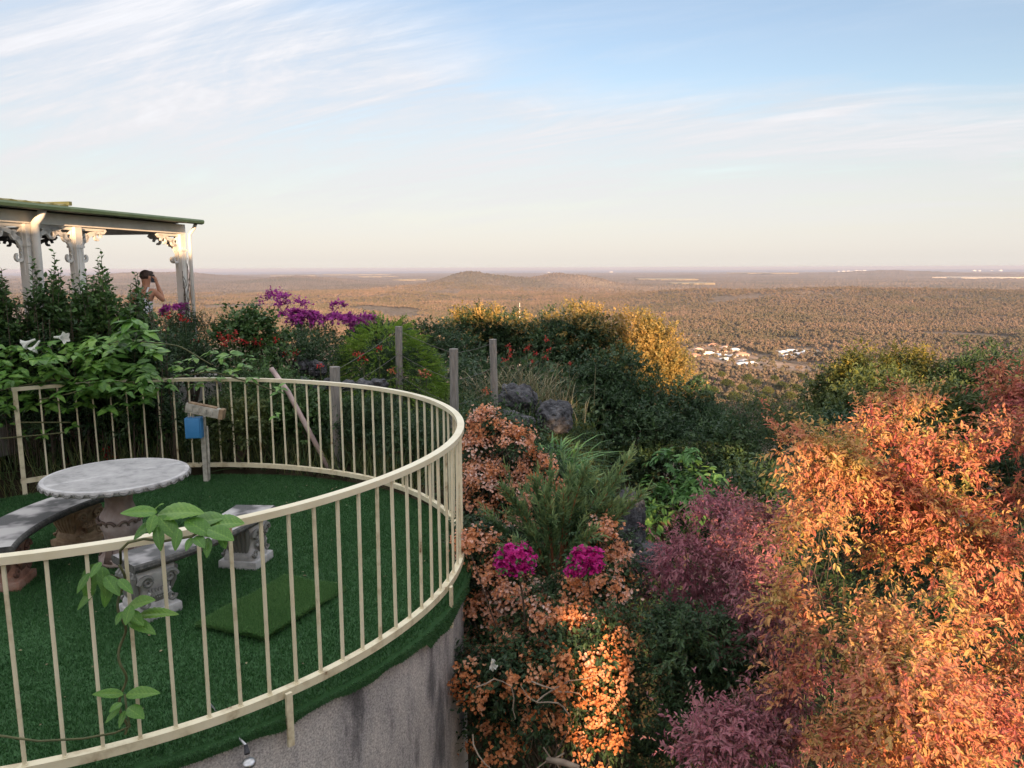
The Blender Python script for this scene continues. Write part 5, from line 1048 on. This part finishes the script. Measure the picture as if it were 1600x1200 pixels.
# --- bottlebrush
rng = np.random.RandomState(70); c = at(880, 880, 6.0); br = plant('bottlebrush', 'soft spiky green bottlebrush shrub rising through the orange blossom', 'shrub', (c.x, 6.0, gz(c.x, 6))); g = Geo(); w = Geo()
tips = [(760, 812), (790, 770), (815, 790), (838, 752), (865, 740), (890, 735), (918, 728), (985, 712), (955, 745), (985, 765), (1003, 772), (935, 790), (900, 800), (860, 790), (830, 830), (870, 830), (905, 850), (845, 860), (800, 850), (930, 830), (880, 770), (850, 772), (905, 765), (960, 785), (775, 835)]
for px, py in tips:
    Yt = 6.0 + rng.normal() * .15; t = np.array(at(px, py, Yt)); o = np.array(at(868, 925, 6.1)); t0 = np.linspace(0, 1, 10)[:, None]; P = o * (1 - t0) + t * t0 + np.sin(t0 * math.pi) * np.array([0, 0, .05]) + rng.normal(size=3) * .03 * np.sin(t0 * 3); tube(w, P, np.linspace(.010, .003, 10), 5)
    n = 150; s_ = rng.uniform(.42, 1.0, n); Pp = np.stack([np.interp(s_, t0[:, 0], P[:, i]) for i in range(3)], 1); d = unit((t - o)[None]) + rdirs(rng, n) * .75; leaves(g, 'diamond', Pp, d, rdirs(rng, n), .095 * rng.uniform(.6, 1.2, n), .010, np.clip(s_ * .5 + rng.rand(n) * .5, 0, 1))
    for k_ in range(3):
        q0 = P[5 + k_]; dd = unit((t - o)[None])[0] + rdirs(rng, 1)[0] * .5; n = 38; s_ = rng.rand(n) * .28; leaves(g, 'diamond', q0 + dd * s_[:, None], dd[None] + rdirs(rng, n) * .7, rdirs(rng, n), .085 * rng.uniform(.6, 1.2, n), .009, np.clip(s_ * 2 + rng.rand(n) * .4, 0, 1))
g.build('foliage', M['brushleaf'], br); tube(w, [at(850, 1060, 6.2), at(862, 985, 6.1), at(868, 925, 6.1)], [.02, .016, .012], 7); w.build('branch', M['redtwig'], br)
# --- orange bougainvillea: sprawling mass down the bank
BGo = 'orange bougainvilleas on the bank beside the terrace'
def bougain(seed, label, blobs, Y, nb, nl, bract='orangebract', group=BGo, mag=None, ncl_l=None, ll=.042):
    rng = np.random.RandomState(seed); c = at(blobs[len(blobs) // 2][0], blobs[len(blobs) // 2][1], Y); gnd = gz(c.x, Y); root = plant('bougainvillea', label, BG, (c.x, Y, gnd), group)
    B = [bl(px, py, Y + dy, rp, ry) for px, py, rp, ry, dy in blobs]
    Bi = [(b[0] + np.array([0, .18, -.05]), b[1] * .9) for b in B]
    g = Geo(); w = Geo(); foliage(rng, g, Bi, nl, .13, 6, .14, 6, ll, .024, 'ovate', droop=.25, wood=w); g.build('foliage', M['darkgreen'], root)
    # bracts come in papery clusters of three near the ends of shoots
    g = Geo(); P, d, r = clumps(rng, B, int(nb * 1.15), .05); nb = len(P); k = 22; cl = rng.rand(nb)
    P2 = (P[:, None] + rng.normal(size=(nb, k, 3)) * .031).reshape(-1, 3); d2 = unit(np.repeat(d, k, 0) * .8 + rdirs(rng, nb * k) * .7 + np.array([0, -.25, .25])); rn = np.repeat(cl * .6, k) + rng.rand(nb * k) * .4
    s_ = rdirs(rng, nb * k); s_ = unit(s_ - (s_ * d2).sum(1, keepdims=True) * d2); t_ = np.cross(d2, s_)
    for j in range(3):
        a_ = j * 2 * math.pi / 3; dd = s_ * math.cos(a_) + t_ * math.sin(a_) + d2 * .75; leaves(g, 'ovate', P2, dd, d2, .019 * rng.uniform(.6, 1.25, nb * k), .020, rn)
    g.build('flowers', M[bract], root)
    for j in range(int(nb / 14)):
        b = B[rng.randint(len(B))]; e = b[0] + rdirs(rng, 1)[0] * b[1] * .95; o = np.array([c.x, Y + .25, gnd]) + rng.normal(size=3) * .12; t0 = np.linspace(0, 1, 8)[:, None]
        tube(w, o * (1 - t0) + e * t0 + np.sin(t0 * math.pi) * rng.normal(size=3) * .2, np.linspace(.012, .003, 8), 5, 1)
    w.build('branch', [M['bark'], M['bark']], root); return root
bougain(80, 'tall orange and pink bougainvillea rising beside the terrace railing', [(760, 662, 26, 22, 0), (800, 690, 34, 24, 0), (742, 700, 24, 26, 0), (840, 735, 34, 22, 0), (760, 745, 42, 28, 0), (820, 770, 50, 24, 0), (745, 795, 36, 24, 0), (800, 810, 50, 18, 0), (870, 765, 18, 18, 0)], 7.4, 330, 340)
bougain(81, 'orange bougainvillea in the middle beside the terrace wall', [(745, 850, 30, 22, 0), (790, 870, 34, 18, .1), (750, 900, 34, 22, 0), (810, 925, 46, 22, 0), (760, 960, 42, 26, 0), (830, 985, 50, 26, 0), (740, 1010, 30, 24, 0), (945, 835, 24, 22, 0), (960, 870, 26, 18, 0), (925, 915, 50, 26, -.3), (975, 925, 36, 20, -.3), (880, 960, 60, 24, -.4), (930, 975, 50, 20, -.5), (820, 1010, 50, 24, -.4), (765, 1040, 40, 24, -.3), (880, 1010, 50, 20, -.5)], 5.8, 430, 520)
bougain(82, 'lower orange bougainvillea catching the sun at its right side', [(905, 1035, 44, 26, 0), (950, 1050, 32, 36, -.05), (880, 1075, 50, 30, 0), (820, 1060, 40, 30, .1), (770, 1090, 40, 30, .2), (930, 1100, 44, 34, 0), (860, 1130, 50, 30, .1), (940, 1170, 44, 26, 0), (780, 1160, 50, 34, .3), (735, 1080, 26, 44, .2), (968, 1000, 20, 24, 0), (968, 1070, 24, 40, 0), (965, 1140, 24, 40, 0)], 4.9, 150, 430, 'deeporange')
for sd, px, py, w_, h_, lab in ((84, 806, 878, 24, 18, 'bright magenta blossom cluster left of the bottlebrush'), (85, 916, 881, 20, 17, 'bright magenta blossom cluster right of the bottlebrush')):
    rng = np.random.RandomState(sd); Y = 5.25; c = at(px, py, Y); root = plant('magenta_blossom', lab, 'flower', c, 'magenta blossom clusters'); B = [bl(px, py, Y, w_, h_), bl(px - 12, py + 8, Y, w_ * .6, h_ * .7)]; g = Geo(); foliage(rng, g, B, 80, .035, 6, .03, 6, .030, .028, 'ovate', ang=1.1, droop=.0); g.build('flowers', M['magenta'], root)
    g = Geo(); foliage(rng, g, [(b[0], b[1] * 1.1) for b in B], 22, .04, 4, .05, 4, .035, .02, 'ovate'); g.build('foliage', M['midgreen'], root); w = Geo(); tube(w, [c, c + Vector((.05, .1, -.3)), c + Vector((.1, .2, -.9))], [.006, .008, .01], 6); w.build('stem', M['bark'], root)
# --- nandina-like shrubs
def sprayshrub(seed, name, label, blobs, Y, mat, ncl, group, ll=.039, lw=.016, nleaf=10, tl=.17, ntw=5, rc=.12, droop=.45, spikes=(), trm='redtwig', zbase=None, lo=0., hi=1.):
    rng = np.random.RandomState(seed); mid = blobs[len(blobs) // 2]; c = at(mid[0], mid[1], Y); gnd = gz(c.x, Y); root = plant(name, label, 'shrub', (c.x, Y, gnd), group)
    HOLE[0] = (3.4, .31 if name == 'red_leaf_shrub' else .26); B = [bl(px + rng.normal() * 6, py + rng.normal() * 5, Y + dy + rng.uniform(-.22, .22), rp * rng.uniform(.55, .85), ry * rng.uniform(.55, .9)) for px, py, rp, ry, dy in blobs]; g = Geo(); w = Geo()
    foliage(rng, g, B, int(ncl * .72), rc, ntw, tl, nleaf, ll, lw, 'ovate', up=.35, ang=.85, droop=droop, wood=w, crnd=.6, jl=.4, wr=.002, lo=lo, hi=hi)
    # long arching outer shoots, each ending in a loose plume
    nw = int(ncl * .36); Pq, dq, _r = clumps(rng, B, nw, .1); nw = len(Pq); dq = unit(dq * .9 + np.array([0, -.1, .75]) + rng.normal(size=(nw, 3)) * .35)
    twigs(rng, g, Pq, dq, rng.uniform(.18, .42, nw), 17, ll * .95, lw * .95, 'ovate', .75, .22, .35, trnd=np.clip(lo + (hi - lo) * rng.rand(nw), 0, 1), wood=w, wr=.0025)
    for px, py, L, lx in spikes:
        t = np.array(at(px, py, Y)); d = unit(np.array([[lx, rng.normal() * .2, 1.]]))[0]; o = t - d * L; n = 16
        twigs(rng, g, np.repeat(o[None], 3, 0) + rng.normal(size=(3, 3)) * .01, np.repeat(d[None], 3, 0) + rng.normal(size=(3, 3)) * .12, L, n, ll * .75, lw * .8, 'ovate', .7, -.05, wood=w, trnd=np.full(3, rng.uniform(.2, .6)), wr=.003)
    HOLE[0] = None; g.build('foliage', M[mat], root)
    for j in range(max(5, int(ncl / 60))):
        b = B[rng.randint(len(B))]; e = b[0] + rdirs(rng, 1)[0] * b[1] * .7; o = np.array([c.x, Y + .2, gnd]) + rng.normal(size=3) * .15; t0 = np.linspace(0, 1, 9)[:, None]
        tube(w, o * (1 - t0) + e * t0 + np.sin(t0 * math.pi) * rng.normal(size=3) * .22, np.linspace(.007, .002, 9), 5, 1)
    w.build('stem', [M['bark'], M['bark']], root); return root
RS = 'red and orange leaved shrubs at the lower right'
sprayshrub(90, 'red_leaf_shrub', 'tallest red leaved shrub with bright red crown against the trees', [(1410, 655, 55, 34, .2), (1370, 720, 70, 40, 0), (1460, 730, 60, 45, .1), (1400, 800, 70, 50, 0), (1480, 820, 60, 50, .1), (1340, 790, 50, 40, 0), (1430, 880, 80, 60, 0)], 4.9, 'nandina', 440, RS, spikes=[(1325, 618, .30, -.5), (1400, 597, .25, -.1), (1440, 592, .25, .1), (1470, 592, .2, .3), (1375, 640, .25, -.4), (1300, 655, .3, -.8), (1495, 660, .25, .8)])
sprayshrub(91, 'red_leaf_shrub', 'orange leaved shrub with long sprays reaching left towards the dark trees', [(1245, 705, 38, 16, 0), (1290, 725, 45, 22, 0), (1320, 760, 50, 30, 0), (1290, 800, 50, 30, .1)], 4.7, 'nandina', 150, RS, lo=.15, hi=.6, spikes=[(1215, 700, .28, -1.6), (1250, 670, .25, -1.1), (1225, 725, .25, -1.8), (1270, 680, .25, -.9)])
sprayshrub(92, 'red_leaf_shrub', 'golden orange leaved shrub filling the middle of the red shrubs', [(1290, 900, 70, 50, 0), (1370, 930, 80, 55, -.1), (1440, 960, 70, 55, -.1), (1320, 990, 80, 50, -.1), (1400, 1030, 80, 50, -.2), (1250, 960, 50, 40, .1), (1280, 840, 45, 35, 0)], 4.3, 'nandina', 460, RS, lo=.1, hi=.7, spikes=[(1190, 800, .3, -1.2), (1240, 810, .3, -.9)])
sprayshrub(93, 'red_leaf_shrub', 'deep red leaved shrub at the right edge of the picture', [(1570, 700, 50, 40, .3), (1590, 800, 50, 45, .2), (1560, 880, 50, 50, .1), (1580, 980, 60, 60, 0), (1530, 1040, 60, 60, 0), (1590, 1100, 60, 60, -.1), (1690, 680, 70, 60, .3), (1790, 700, 70, 70, .4), (1700, 820, 70, 60, .2), (1900, 760, 80, 80, .4)], 4.6, 'nandina', 520, RS, lo=.35, hi=1., spikes=[(1560, 640, .25, -.6)])
sprayshrub(94, 'red_leaf_shrub', 'red and green leaved shrub along the bottom right', [(1330, 1110, 70, 50, 0), (1420, 1120, 80, 55, -.1), (1500, 1130, 80, 60, -.1), (1260, 1080, 50, 40, .1), (1460, 1190, 90, 50, -.1), (1350, 1190, 80, 50, 0), (1570, 1190, 70, 50, 0)], 3.8, 'nandina', 480, RS, lo=.25, hi=.9, ll=.036)
sprayshrub(95, 'red_leaf_shrub', 'small red shrub tip at the upper right edge behind the others', [(1575, 612, 36, 14, 0), (1600, 640, 40, 24, 0), (1595, 680, 40, 30, 0)], 5.6, 'nandina', 90, RS, lo=.6, hi=1., spikes=[(1550, 600, .25, -1.4)])
PS = 'purple pink shrubs left of the red shrubs'
sprayshrub(96, 'purple_leaf_shrub', 'purple pink shrub with a red spike top in front of the dark gap', [(1120, 820, 34, 28, 0), (1150, 850, 40, 30, 0), (1080, 880, 46, 30, 0), (1040, 925, 40, 24, 0), (1130, 900, 50, 36, 0), (1180, 920, 46, 40, .1), (1090, 950, 50, 26, .1)], 5.6, 'purpleleaf', 300, PS, ll=.042, lw=.014, lo=.45, hi=1., spikes=[(1127, 765, .32, 0), (1115, 790, .2, -.3), (1140, 790, .2, .3)])
sprayshrub(97, 'purple_leaf_shrub', 'dusky purple shrub between the green shrub and the golden one', [(1200, 850, 40, 40, 0), (1210, 930, 50, 40, 0), (1190, 1010, 50, 40, 0), (1220, 1060, 50, 40, 0), (1150, 1000, 40, 30, .1)], 5.0, 'purpleleaf', 260, PS, ll=.044, lw=.016, lo=.3, hi=.9)
sprayshrub(98, 'purple_leaf_shrub', 'low dusky purple shrub at the bottom beside the green shrub', [(1130, 1150, 50, 30, 0), (1180, 1180, 60, 40, 0), (1220, 1140, 40, 40, -.1), (1100, 1190, 40, 30, 0)], 4.2, 'purpleleaf', 170, PS, ll=.040, lw=.015, lo=.3, hi=.9)
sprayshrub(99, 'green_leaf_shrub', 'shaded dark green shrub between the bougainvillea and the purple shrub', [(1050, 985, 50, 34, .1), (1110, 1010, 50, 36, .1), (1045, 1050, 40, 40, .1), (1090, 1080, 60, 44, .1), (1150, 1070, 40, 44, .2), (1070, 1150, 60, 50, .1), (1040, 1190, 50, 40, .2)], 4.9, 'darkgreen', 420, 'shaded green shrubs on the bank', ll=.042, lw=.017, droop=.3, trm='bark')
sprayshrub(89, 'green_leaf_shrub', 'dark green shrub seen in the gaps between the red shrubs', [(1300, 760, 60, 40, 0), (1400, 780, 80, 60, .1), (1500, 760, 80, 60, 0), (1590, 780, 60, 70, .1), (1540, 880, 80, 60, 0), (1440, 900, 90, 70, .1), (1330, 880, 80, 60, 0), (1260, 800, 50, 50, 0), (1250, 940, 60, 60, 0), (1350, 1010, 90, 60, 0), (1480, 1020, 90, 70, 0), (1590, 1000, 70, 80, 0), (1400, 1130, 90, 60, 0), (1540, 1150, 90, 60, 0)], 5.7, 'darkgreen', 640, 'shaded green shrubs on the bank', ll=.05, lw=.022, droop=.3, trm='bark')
# --- undergrowth closing the bank
rng = np.random.RandomState(13); n = 80000; ux, uy = rng.uniform(-.9, 13, n), rng.uniform(2.4, 13, n); ok = np.hypot(ux - TC[0], uy - TC[1]) > 2.95; ux, uy = ux[ok], uy[ok]; n = len(ux)
P = np.stack([ux, uy, G(ux, uy) + rng.rand(n) ** 1.5 * .55], 1); g = Geo(); leaves(g, 'diamond', P, rdirs(rng, n) + np.array([0, 0, .3]), rdirs(rng, n) + np.array([0, 0, 1.2]), .07, .03, rng.rand(n)); tag(g.build('undergrowth', M['darkgreen'], org=(3, 7, -2.6)), kind='stuff')
rng = np.random.RandomState(14); n = 90000; ux, uy = rng.uniform(-14, 14, n), rng.uniform(13, 30, n); P = np.stack([ux, uy, G(ux, uy) + rng.rand(n) * .8], 1); g = Geo(); leaves(g, 'diamond', P, rdirs(rng, n) + np.array([0, 0, .3]), rdirs(rng, n) + np.array([0, 0, 1.2]), .16, .07, rng.rand(n)); tag(g.build('undergrowth', M['darkgreen'], org=(0, 20, -4)), kind='stuff')
# ------------------------------------------------------------------ creepers with large ribbed leaves
def bigleaves(g, pos, d, nrm, ln, wd, rnd, curl=.25, nu=11, nv=7):
    u = np.linspace(0, 1, nu); v = np.linspace(-1, 1, nv); U_, V_ = np.meshgrid(u, v, indexing='ij'); prof = (np.sin(np.pi * np.clip(U_, 0, 1) ** .85)) ** .75 * (1 - .25 * U_); 
    idx = np.arange(nu * nv).reshape(nu, nv); A_, B_, C_, D_ = idx[:-1, :-1].ravel(), idx[1:, :-1].ravel(), idx[1:, 1:].ravel(), idx[:-1, 1:].ravel(); tf = np.concatenate([np.stack([A_, C_, B_], 1), np.stack([A_, D_, C_], 1)])
    for i in range(len(pos)):
        dd = unit(np.array(d[i], float)); nn = np.array(nrm[i], float); s = unit(np.cross(dd, nn)); u_ = np.cross(s, dd); c_ = curl * (.6 + .8 * ((i * .618) % 1))
        z = -c_ * U_ ** 2 + .10 * np.abs(V_) * prof - .07 * V_ ** 2 * prof + .012 * np.sin((U_ - .35 * np.abs(V_)) * 52) * prof
        V = np.asarray(pos[i])[None] + s[None] * (V_ * prof * wd[i] / 2).reshape(-1, 1) + dd[None] * ((U_ - .12 * U_ ** 3 * c_) * ln[i]).reshape(-1, 1) + u_[None] * (z * ln[i]).reshape(-1, 1); fr = np.clip(rnd[i] * .75 + .22 * (np.sin((U_ - .35 * np.abs(V_)) * 52) > .55) + .25 * (np.abs(V_) < .12), 0, 1)[:-1, :-1].ravel(); g.add(V, tf, 0, np.concatenate([fr, fr]))
def creeper(seed, label, Y, tufts, stems_, ll, mat='vine', group='large leaved creepers on the railing', nper=6, jit=.0, flowers=()):
    rng = np.random.RandomState(seed); c = at(tufts[0][0], tufts[0][1], Y); root = plant('creeper', label, 'creeper', c, group); g = Geo(); w = Geo(); pos = []; dr = []; nm = []; ln = []; wd = []; rn = []
    for px, py, n, s in tufts:
        o = np.array(at(px, py, Y + rng.normal() * jit)); a0 = rng.rand() * 6
        for j in range(n):
            a_ = a0 + j * 2.4; d = np.array([math.cos(a_), math.sin(a_) * .7 - .35, rng.uniform(-.45, .35)]); pos.append(o + rng.normal(size=3) * .015); dr.append(d); nm.append(np.array([d[0] * .3, -.35, 1.]) + rng.normal(size=3) * .2); l = ll * s * rng.uniform(.7, 1.1); ln.append(l); wd.append(l * .52); rn.append(rng.rand())
    bigleaves(g, pos, dr, nm, ln, wd, rn); g.build('foliage', M[mat], root, smooth=True)
    for st in stems_: P = np.array([at(*p) for p in st]); t = np.linspace(0, 1, len(P)); tt = np.linspace(0, 1, len(P) * 6); Q = np.stack([np.interp(tt, t, P[:, i]) for i in range(3)], 1); Q[1:-1] = (Q[:-2] + Q[1:-1] * 2 + Q[2:]) / 4; tube(w, Q, .005 if Y < 5 else .008, 6)
    if stems_: w.build('stem', M['twig'], root, smooth=True)
    for fx in flowers:
        px, py, ang_, s = fx; o = np.array(at(px, py, Y - .1)); d = unit(np.array([[math.cos(ang_), -.35, math.sin(ang_)]]))[0]; s1 = unit(np.cross(d, [0, 0, 1.01])); s2 = np.cross(s1, d); gf = Geo(); n = 20; V = []; F = []
        for i_, (r_, l_) in enumerate(((.010, 0), (.013, .05), (.022, .09), (.042, .12), (.050, .128))):
            for j in range(n): a_ = j / n * 2 * math.pi; rr_2 = r_ * s * (1 + (.25 * math.cos(5 * a_) if i_ > 2 else 0)); V.append(o + d * l_ * s + (s1 * math.cos(a_) + s2 * math.sin(a_)) * rr_2)
        for i_ in range(4):
            for j in range(n): k = (j + 1) % n; F += [[i_ * n + j, i_ * n + k, (i_ + 1) * n + k], [i_ * n + j, (i_ + 1) * n + k, (i_ + 1) * n + j]]
        gf.add(V, F); gf.build('trumpet_flower', M['whiteflower'], root, smooth=True)
    return root
# close one, on the near rail
rng = np.random.RandomState(15); Yn = 3.42
nr_ = plant('creeper', 'young ribbed leaf creeper climbing the near baluster and resting on the top rail', 'creeper', atz(193, 1165, .06), 'large leaved creepers on the railing')
g = Geo(); pos = []; dr = []; nm = []; ln = []; wd = []; rn = []
for bx_, by_, tx_, ty_, Yb, wfac, sh in ((246, 800, 190, 798, 3.25, .52, .9), (246, 804, 308, 790, 3.3, .50, .95), (242, 804, 232, 832, 3.2, .6, .8), (248, 806, 280, 838, 3.25, .5, .6), (290, 812, 332, 832, 3.25, .55, .5), (292, 822, 345, 803, 3.35, .55, .6), (325, 822, 372, 808, 3.3, .58, .75), (325, 826, 362, 838, 3.22, .6, .55),
        (240, 815, 205, 838, 3.25, .5, .4), (246, 822, 250, 858, 3.2, .45, .4), (300, 840, 290, 858, 3.2, .5, .45), (325, 840, 322, 868, 3.2, .5, .4), (280, 826, 272, 858, 3.2, .5, .5), (345, 836, 352, 855, 3.25, .5, .4), (243, 797, 250, 782, 3.3, .3, .9), (305, 838, 318, 852, 3.2, .6, .3),
        (150, 880, 125, 940, 3.3, .5, .4), (160, 885, 165, 930, 3.25, .45, .35), (158, 878, 140, 900, 3.2, .5, .5), (165, 900, 185, 925, 3.2, .5, .4), (150, 920, 118, 950, 3.3, .4, .5), (176, 902, 156, 948, 3.25, .5, .35), (185, 905, 205, 922, 3.2, .4, .45), (140, 895, 118, 925, 3.25, .4, .4),
        (198, 950, 230, 930, 3.3, .5, .8), (200, 955, 222, 972, 3.25, .5, .45), (205, 945, 195, 975, 3.2, .6, .5), (215, 962, 268, 950, 3.3, .3, .8), (200, 968, 240, 985, 3.25, .4, .4), (192, 955, 180, 972, 3.2, .5, .3),
        (193, 1085, 148, 1080, 3.3, .42, .5), (197, 1085, 243, 1078, 3.3, .36, .6), (190, 1098, 172, 1108, 3.25, .6, .3), (200, 1105, 222, 1118, 3.25, .6, .35), (188, 1105, 164, 1128, 3.25, .4, .3), (195, 1110, 185, 1135, 3.25, .4, .3)):
    a_ = np.array(at(bx_, by_, Yb)); b_ = np.array(at(tx_, ty_, Yb - .06)); pos.append(a_); dr.append(b_ - a_); nm.append([0.1, -.55, 1.]); l = np.linalg.norm(b_ - a_); ln.append(l * 1.05); wd.append(l * wfac * 1.1); rn.append(sh)
bigleaves(g, pos, dr, nm, ln, wd, rn, .2, 22, 11); g.build('foliage', M['vine'], nr_, smooth=True)
w = Geo(); zz2 = np.linspace(0, 1, 60); base_ = np.array(at(193, 1150, 3.31)); top_ = np.array(at(189, 880, 3.31)); P = base_ + (top_ - base_) * zz2[:, None] + np.stack([.016 * np.sin(zz2 * 22), .016 * np.cos(zz2 * 22), 0 * zz2], 1); tube(w, P, .006, 7)
tube(w, [at(189, 880, 3.3), at(188, 860, 3.22), at(200, 848, 3.18), at(225, 842, 3.18), at(255, 846, 3.2), at(300, 838, 3.2), at(325, 822, 3.3)], .006, 7); tube(w, [at(246, 840, 3.2), at(244, 805, 3.25)], .006, 6)
tube(w, [at(-10, 1148, 3.1), at(60, 1158, 3.12), at(130, 1154, 3.18), at(180, 1145, 3.25), at(203, 1135, 3.25), at(198, 1110, 3.28), at(195, 1085, 3.3)], .005, 7); tube(w, [at(190, 905, 3.3), at(165, 895, 3.25), at(150, 880, 3.25)], .004, 6); w.build('stem', M['twig'], nr_, smooth=True)
# far ones, on the back rail at the left
rng = np.random.RandomState(16)
tf_ = []
for i in range(135):
    px = rng.uniform(-25, 250); py = rng.uniform(530, 640); tf_.append((px, py, 6, rng.uniform(.7, 1.1)))
for px, py in ((205, 500), (190, 515), (225, 520), (240, 550), (180, 560), (215, 570), (130, 560), (90, 580), (60, 560), (160, 590), (110, 600), (225, 620), (35, 590), (20, 620), (190, 490), (215, 535)): tf_.append((px, py, 7, 1.25))
creeper(17, 'dense large leaved creeper with white trumpet flowers over the back rail', 8.15, tf_, [[(100, 570, 8.1), (190, 530, 8.1), (280, 540, 8.2), (330, 570, 8.25)], [(0, 610, 8), (100, 590, 8.1), (180, 600, 8.1), (260, 590, 8.1)], [(60, 625, 7.9), (110, 615, 7.9), (150, 600, 8.)]], .16, jit=.3, flowers=((55, 530, 3.6, 1.0), (62, 532, 4.2, 1.0), (85, 527, .0, 1.15), (78, 534, 4.6, .9), (5, 540, 3.7, 1.1), (100, 560, 4.4, .01)))
tf_ = [(px, py, 6, s) for px, py, s in ((300, 560, 1), (320, 575, 1), (285, 580, .9), (345, 560, 1), (360, 555, 1.1), (380, 570, 1), (395, 590, .9), (340, 590, .9), (305, 600, .8), (362, 580, 1), (265, 600, .9), (275, 570, .8), (436, 612, .9), (330, 550, .9), (390, 560, .8))]
creeper(18, 'creeper tuft with broad leaves hanging over the back rail at its middle', 8.3, tf_, [[(270, 590, 8.3), (330, 580, 8.3), (400, 600, 8.4), (440, 615, 8.5)]], .135, jit=.12)
tf_ = [(px, py, 5, s) for px, py, s in ((10, 665, .9), (70, 680, .8), (105, 640, .8), (115, 665, .9), (120, 635, .7), (5, 640, .9), (35, 675, .7), (430, 650, .7), (190, 630, .7))]
creeper(19, 'thin creeper shoots with broad leaves threaded through the back balusters', 8.0, tf_, [[(0, 685, 7.8), (60, 680, 7.9), (110, 675, 8.)], [(20, 660, 7.9), (110, 660, 8.)]], .12, jit=.05)
g = Geo(); rg_ = np.random.RandomState(20)
for k_ in range(7):
    p = np.array(at(rg_.uniform(720, 940), rg_.uniform(1060, 1180), 4.7)); P = [p]; d = rdirs(rg_, 1)[0] * np.array([1, .4, .5])
    for _ in range(7): d = unit(d + rg_.normal(size=3) * .35); p = p + d * .07; P.append(p)
    tube(g, P, np.linspace(.006, .002, 8), 5)
tag(g.build('bare_branches', M['palebark']), 'thin bare branches low in the orange bougainvillea', 'branches')
c = at(772, 1038, 5.0); g = Geo(); rg_ = np.random.RandomState(2); leaves(g, 'ovate', np.repeat(np.array(c)[None], 9, 0), rdirs(rg_, 9) + np.array([0, -.5, .3]), rdirs(rg_, 9), .05, .04, rg_.rand(9)); tag(g.build('white_flower', M['whiteflower']), 'single pale white flower in the shade beside the concrete wall', 'flower')
c0_, c1_ = at(855, 1187, 4.6), at(905, 1200, 4.5); g = Geo(); tube(g, [c0_, (c0_ + c1_) / 2 + Vector((0, 0, .01)), c1_], [.018, .022, .018], 10); tag(g.build('log', M['palebark'], smooth=True), 'short pale bleached log at the bottom of the bank', 'log')
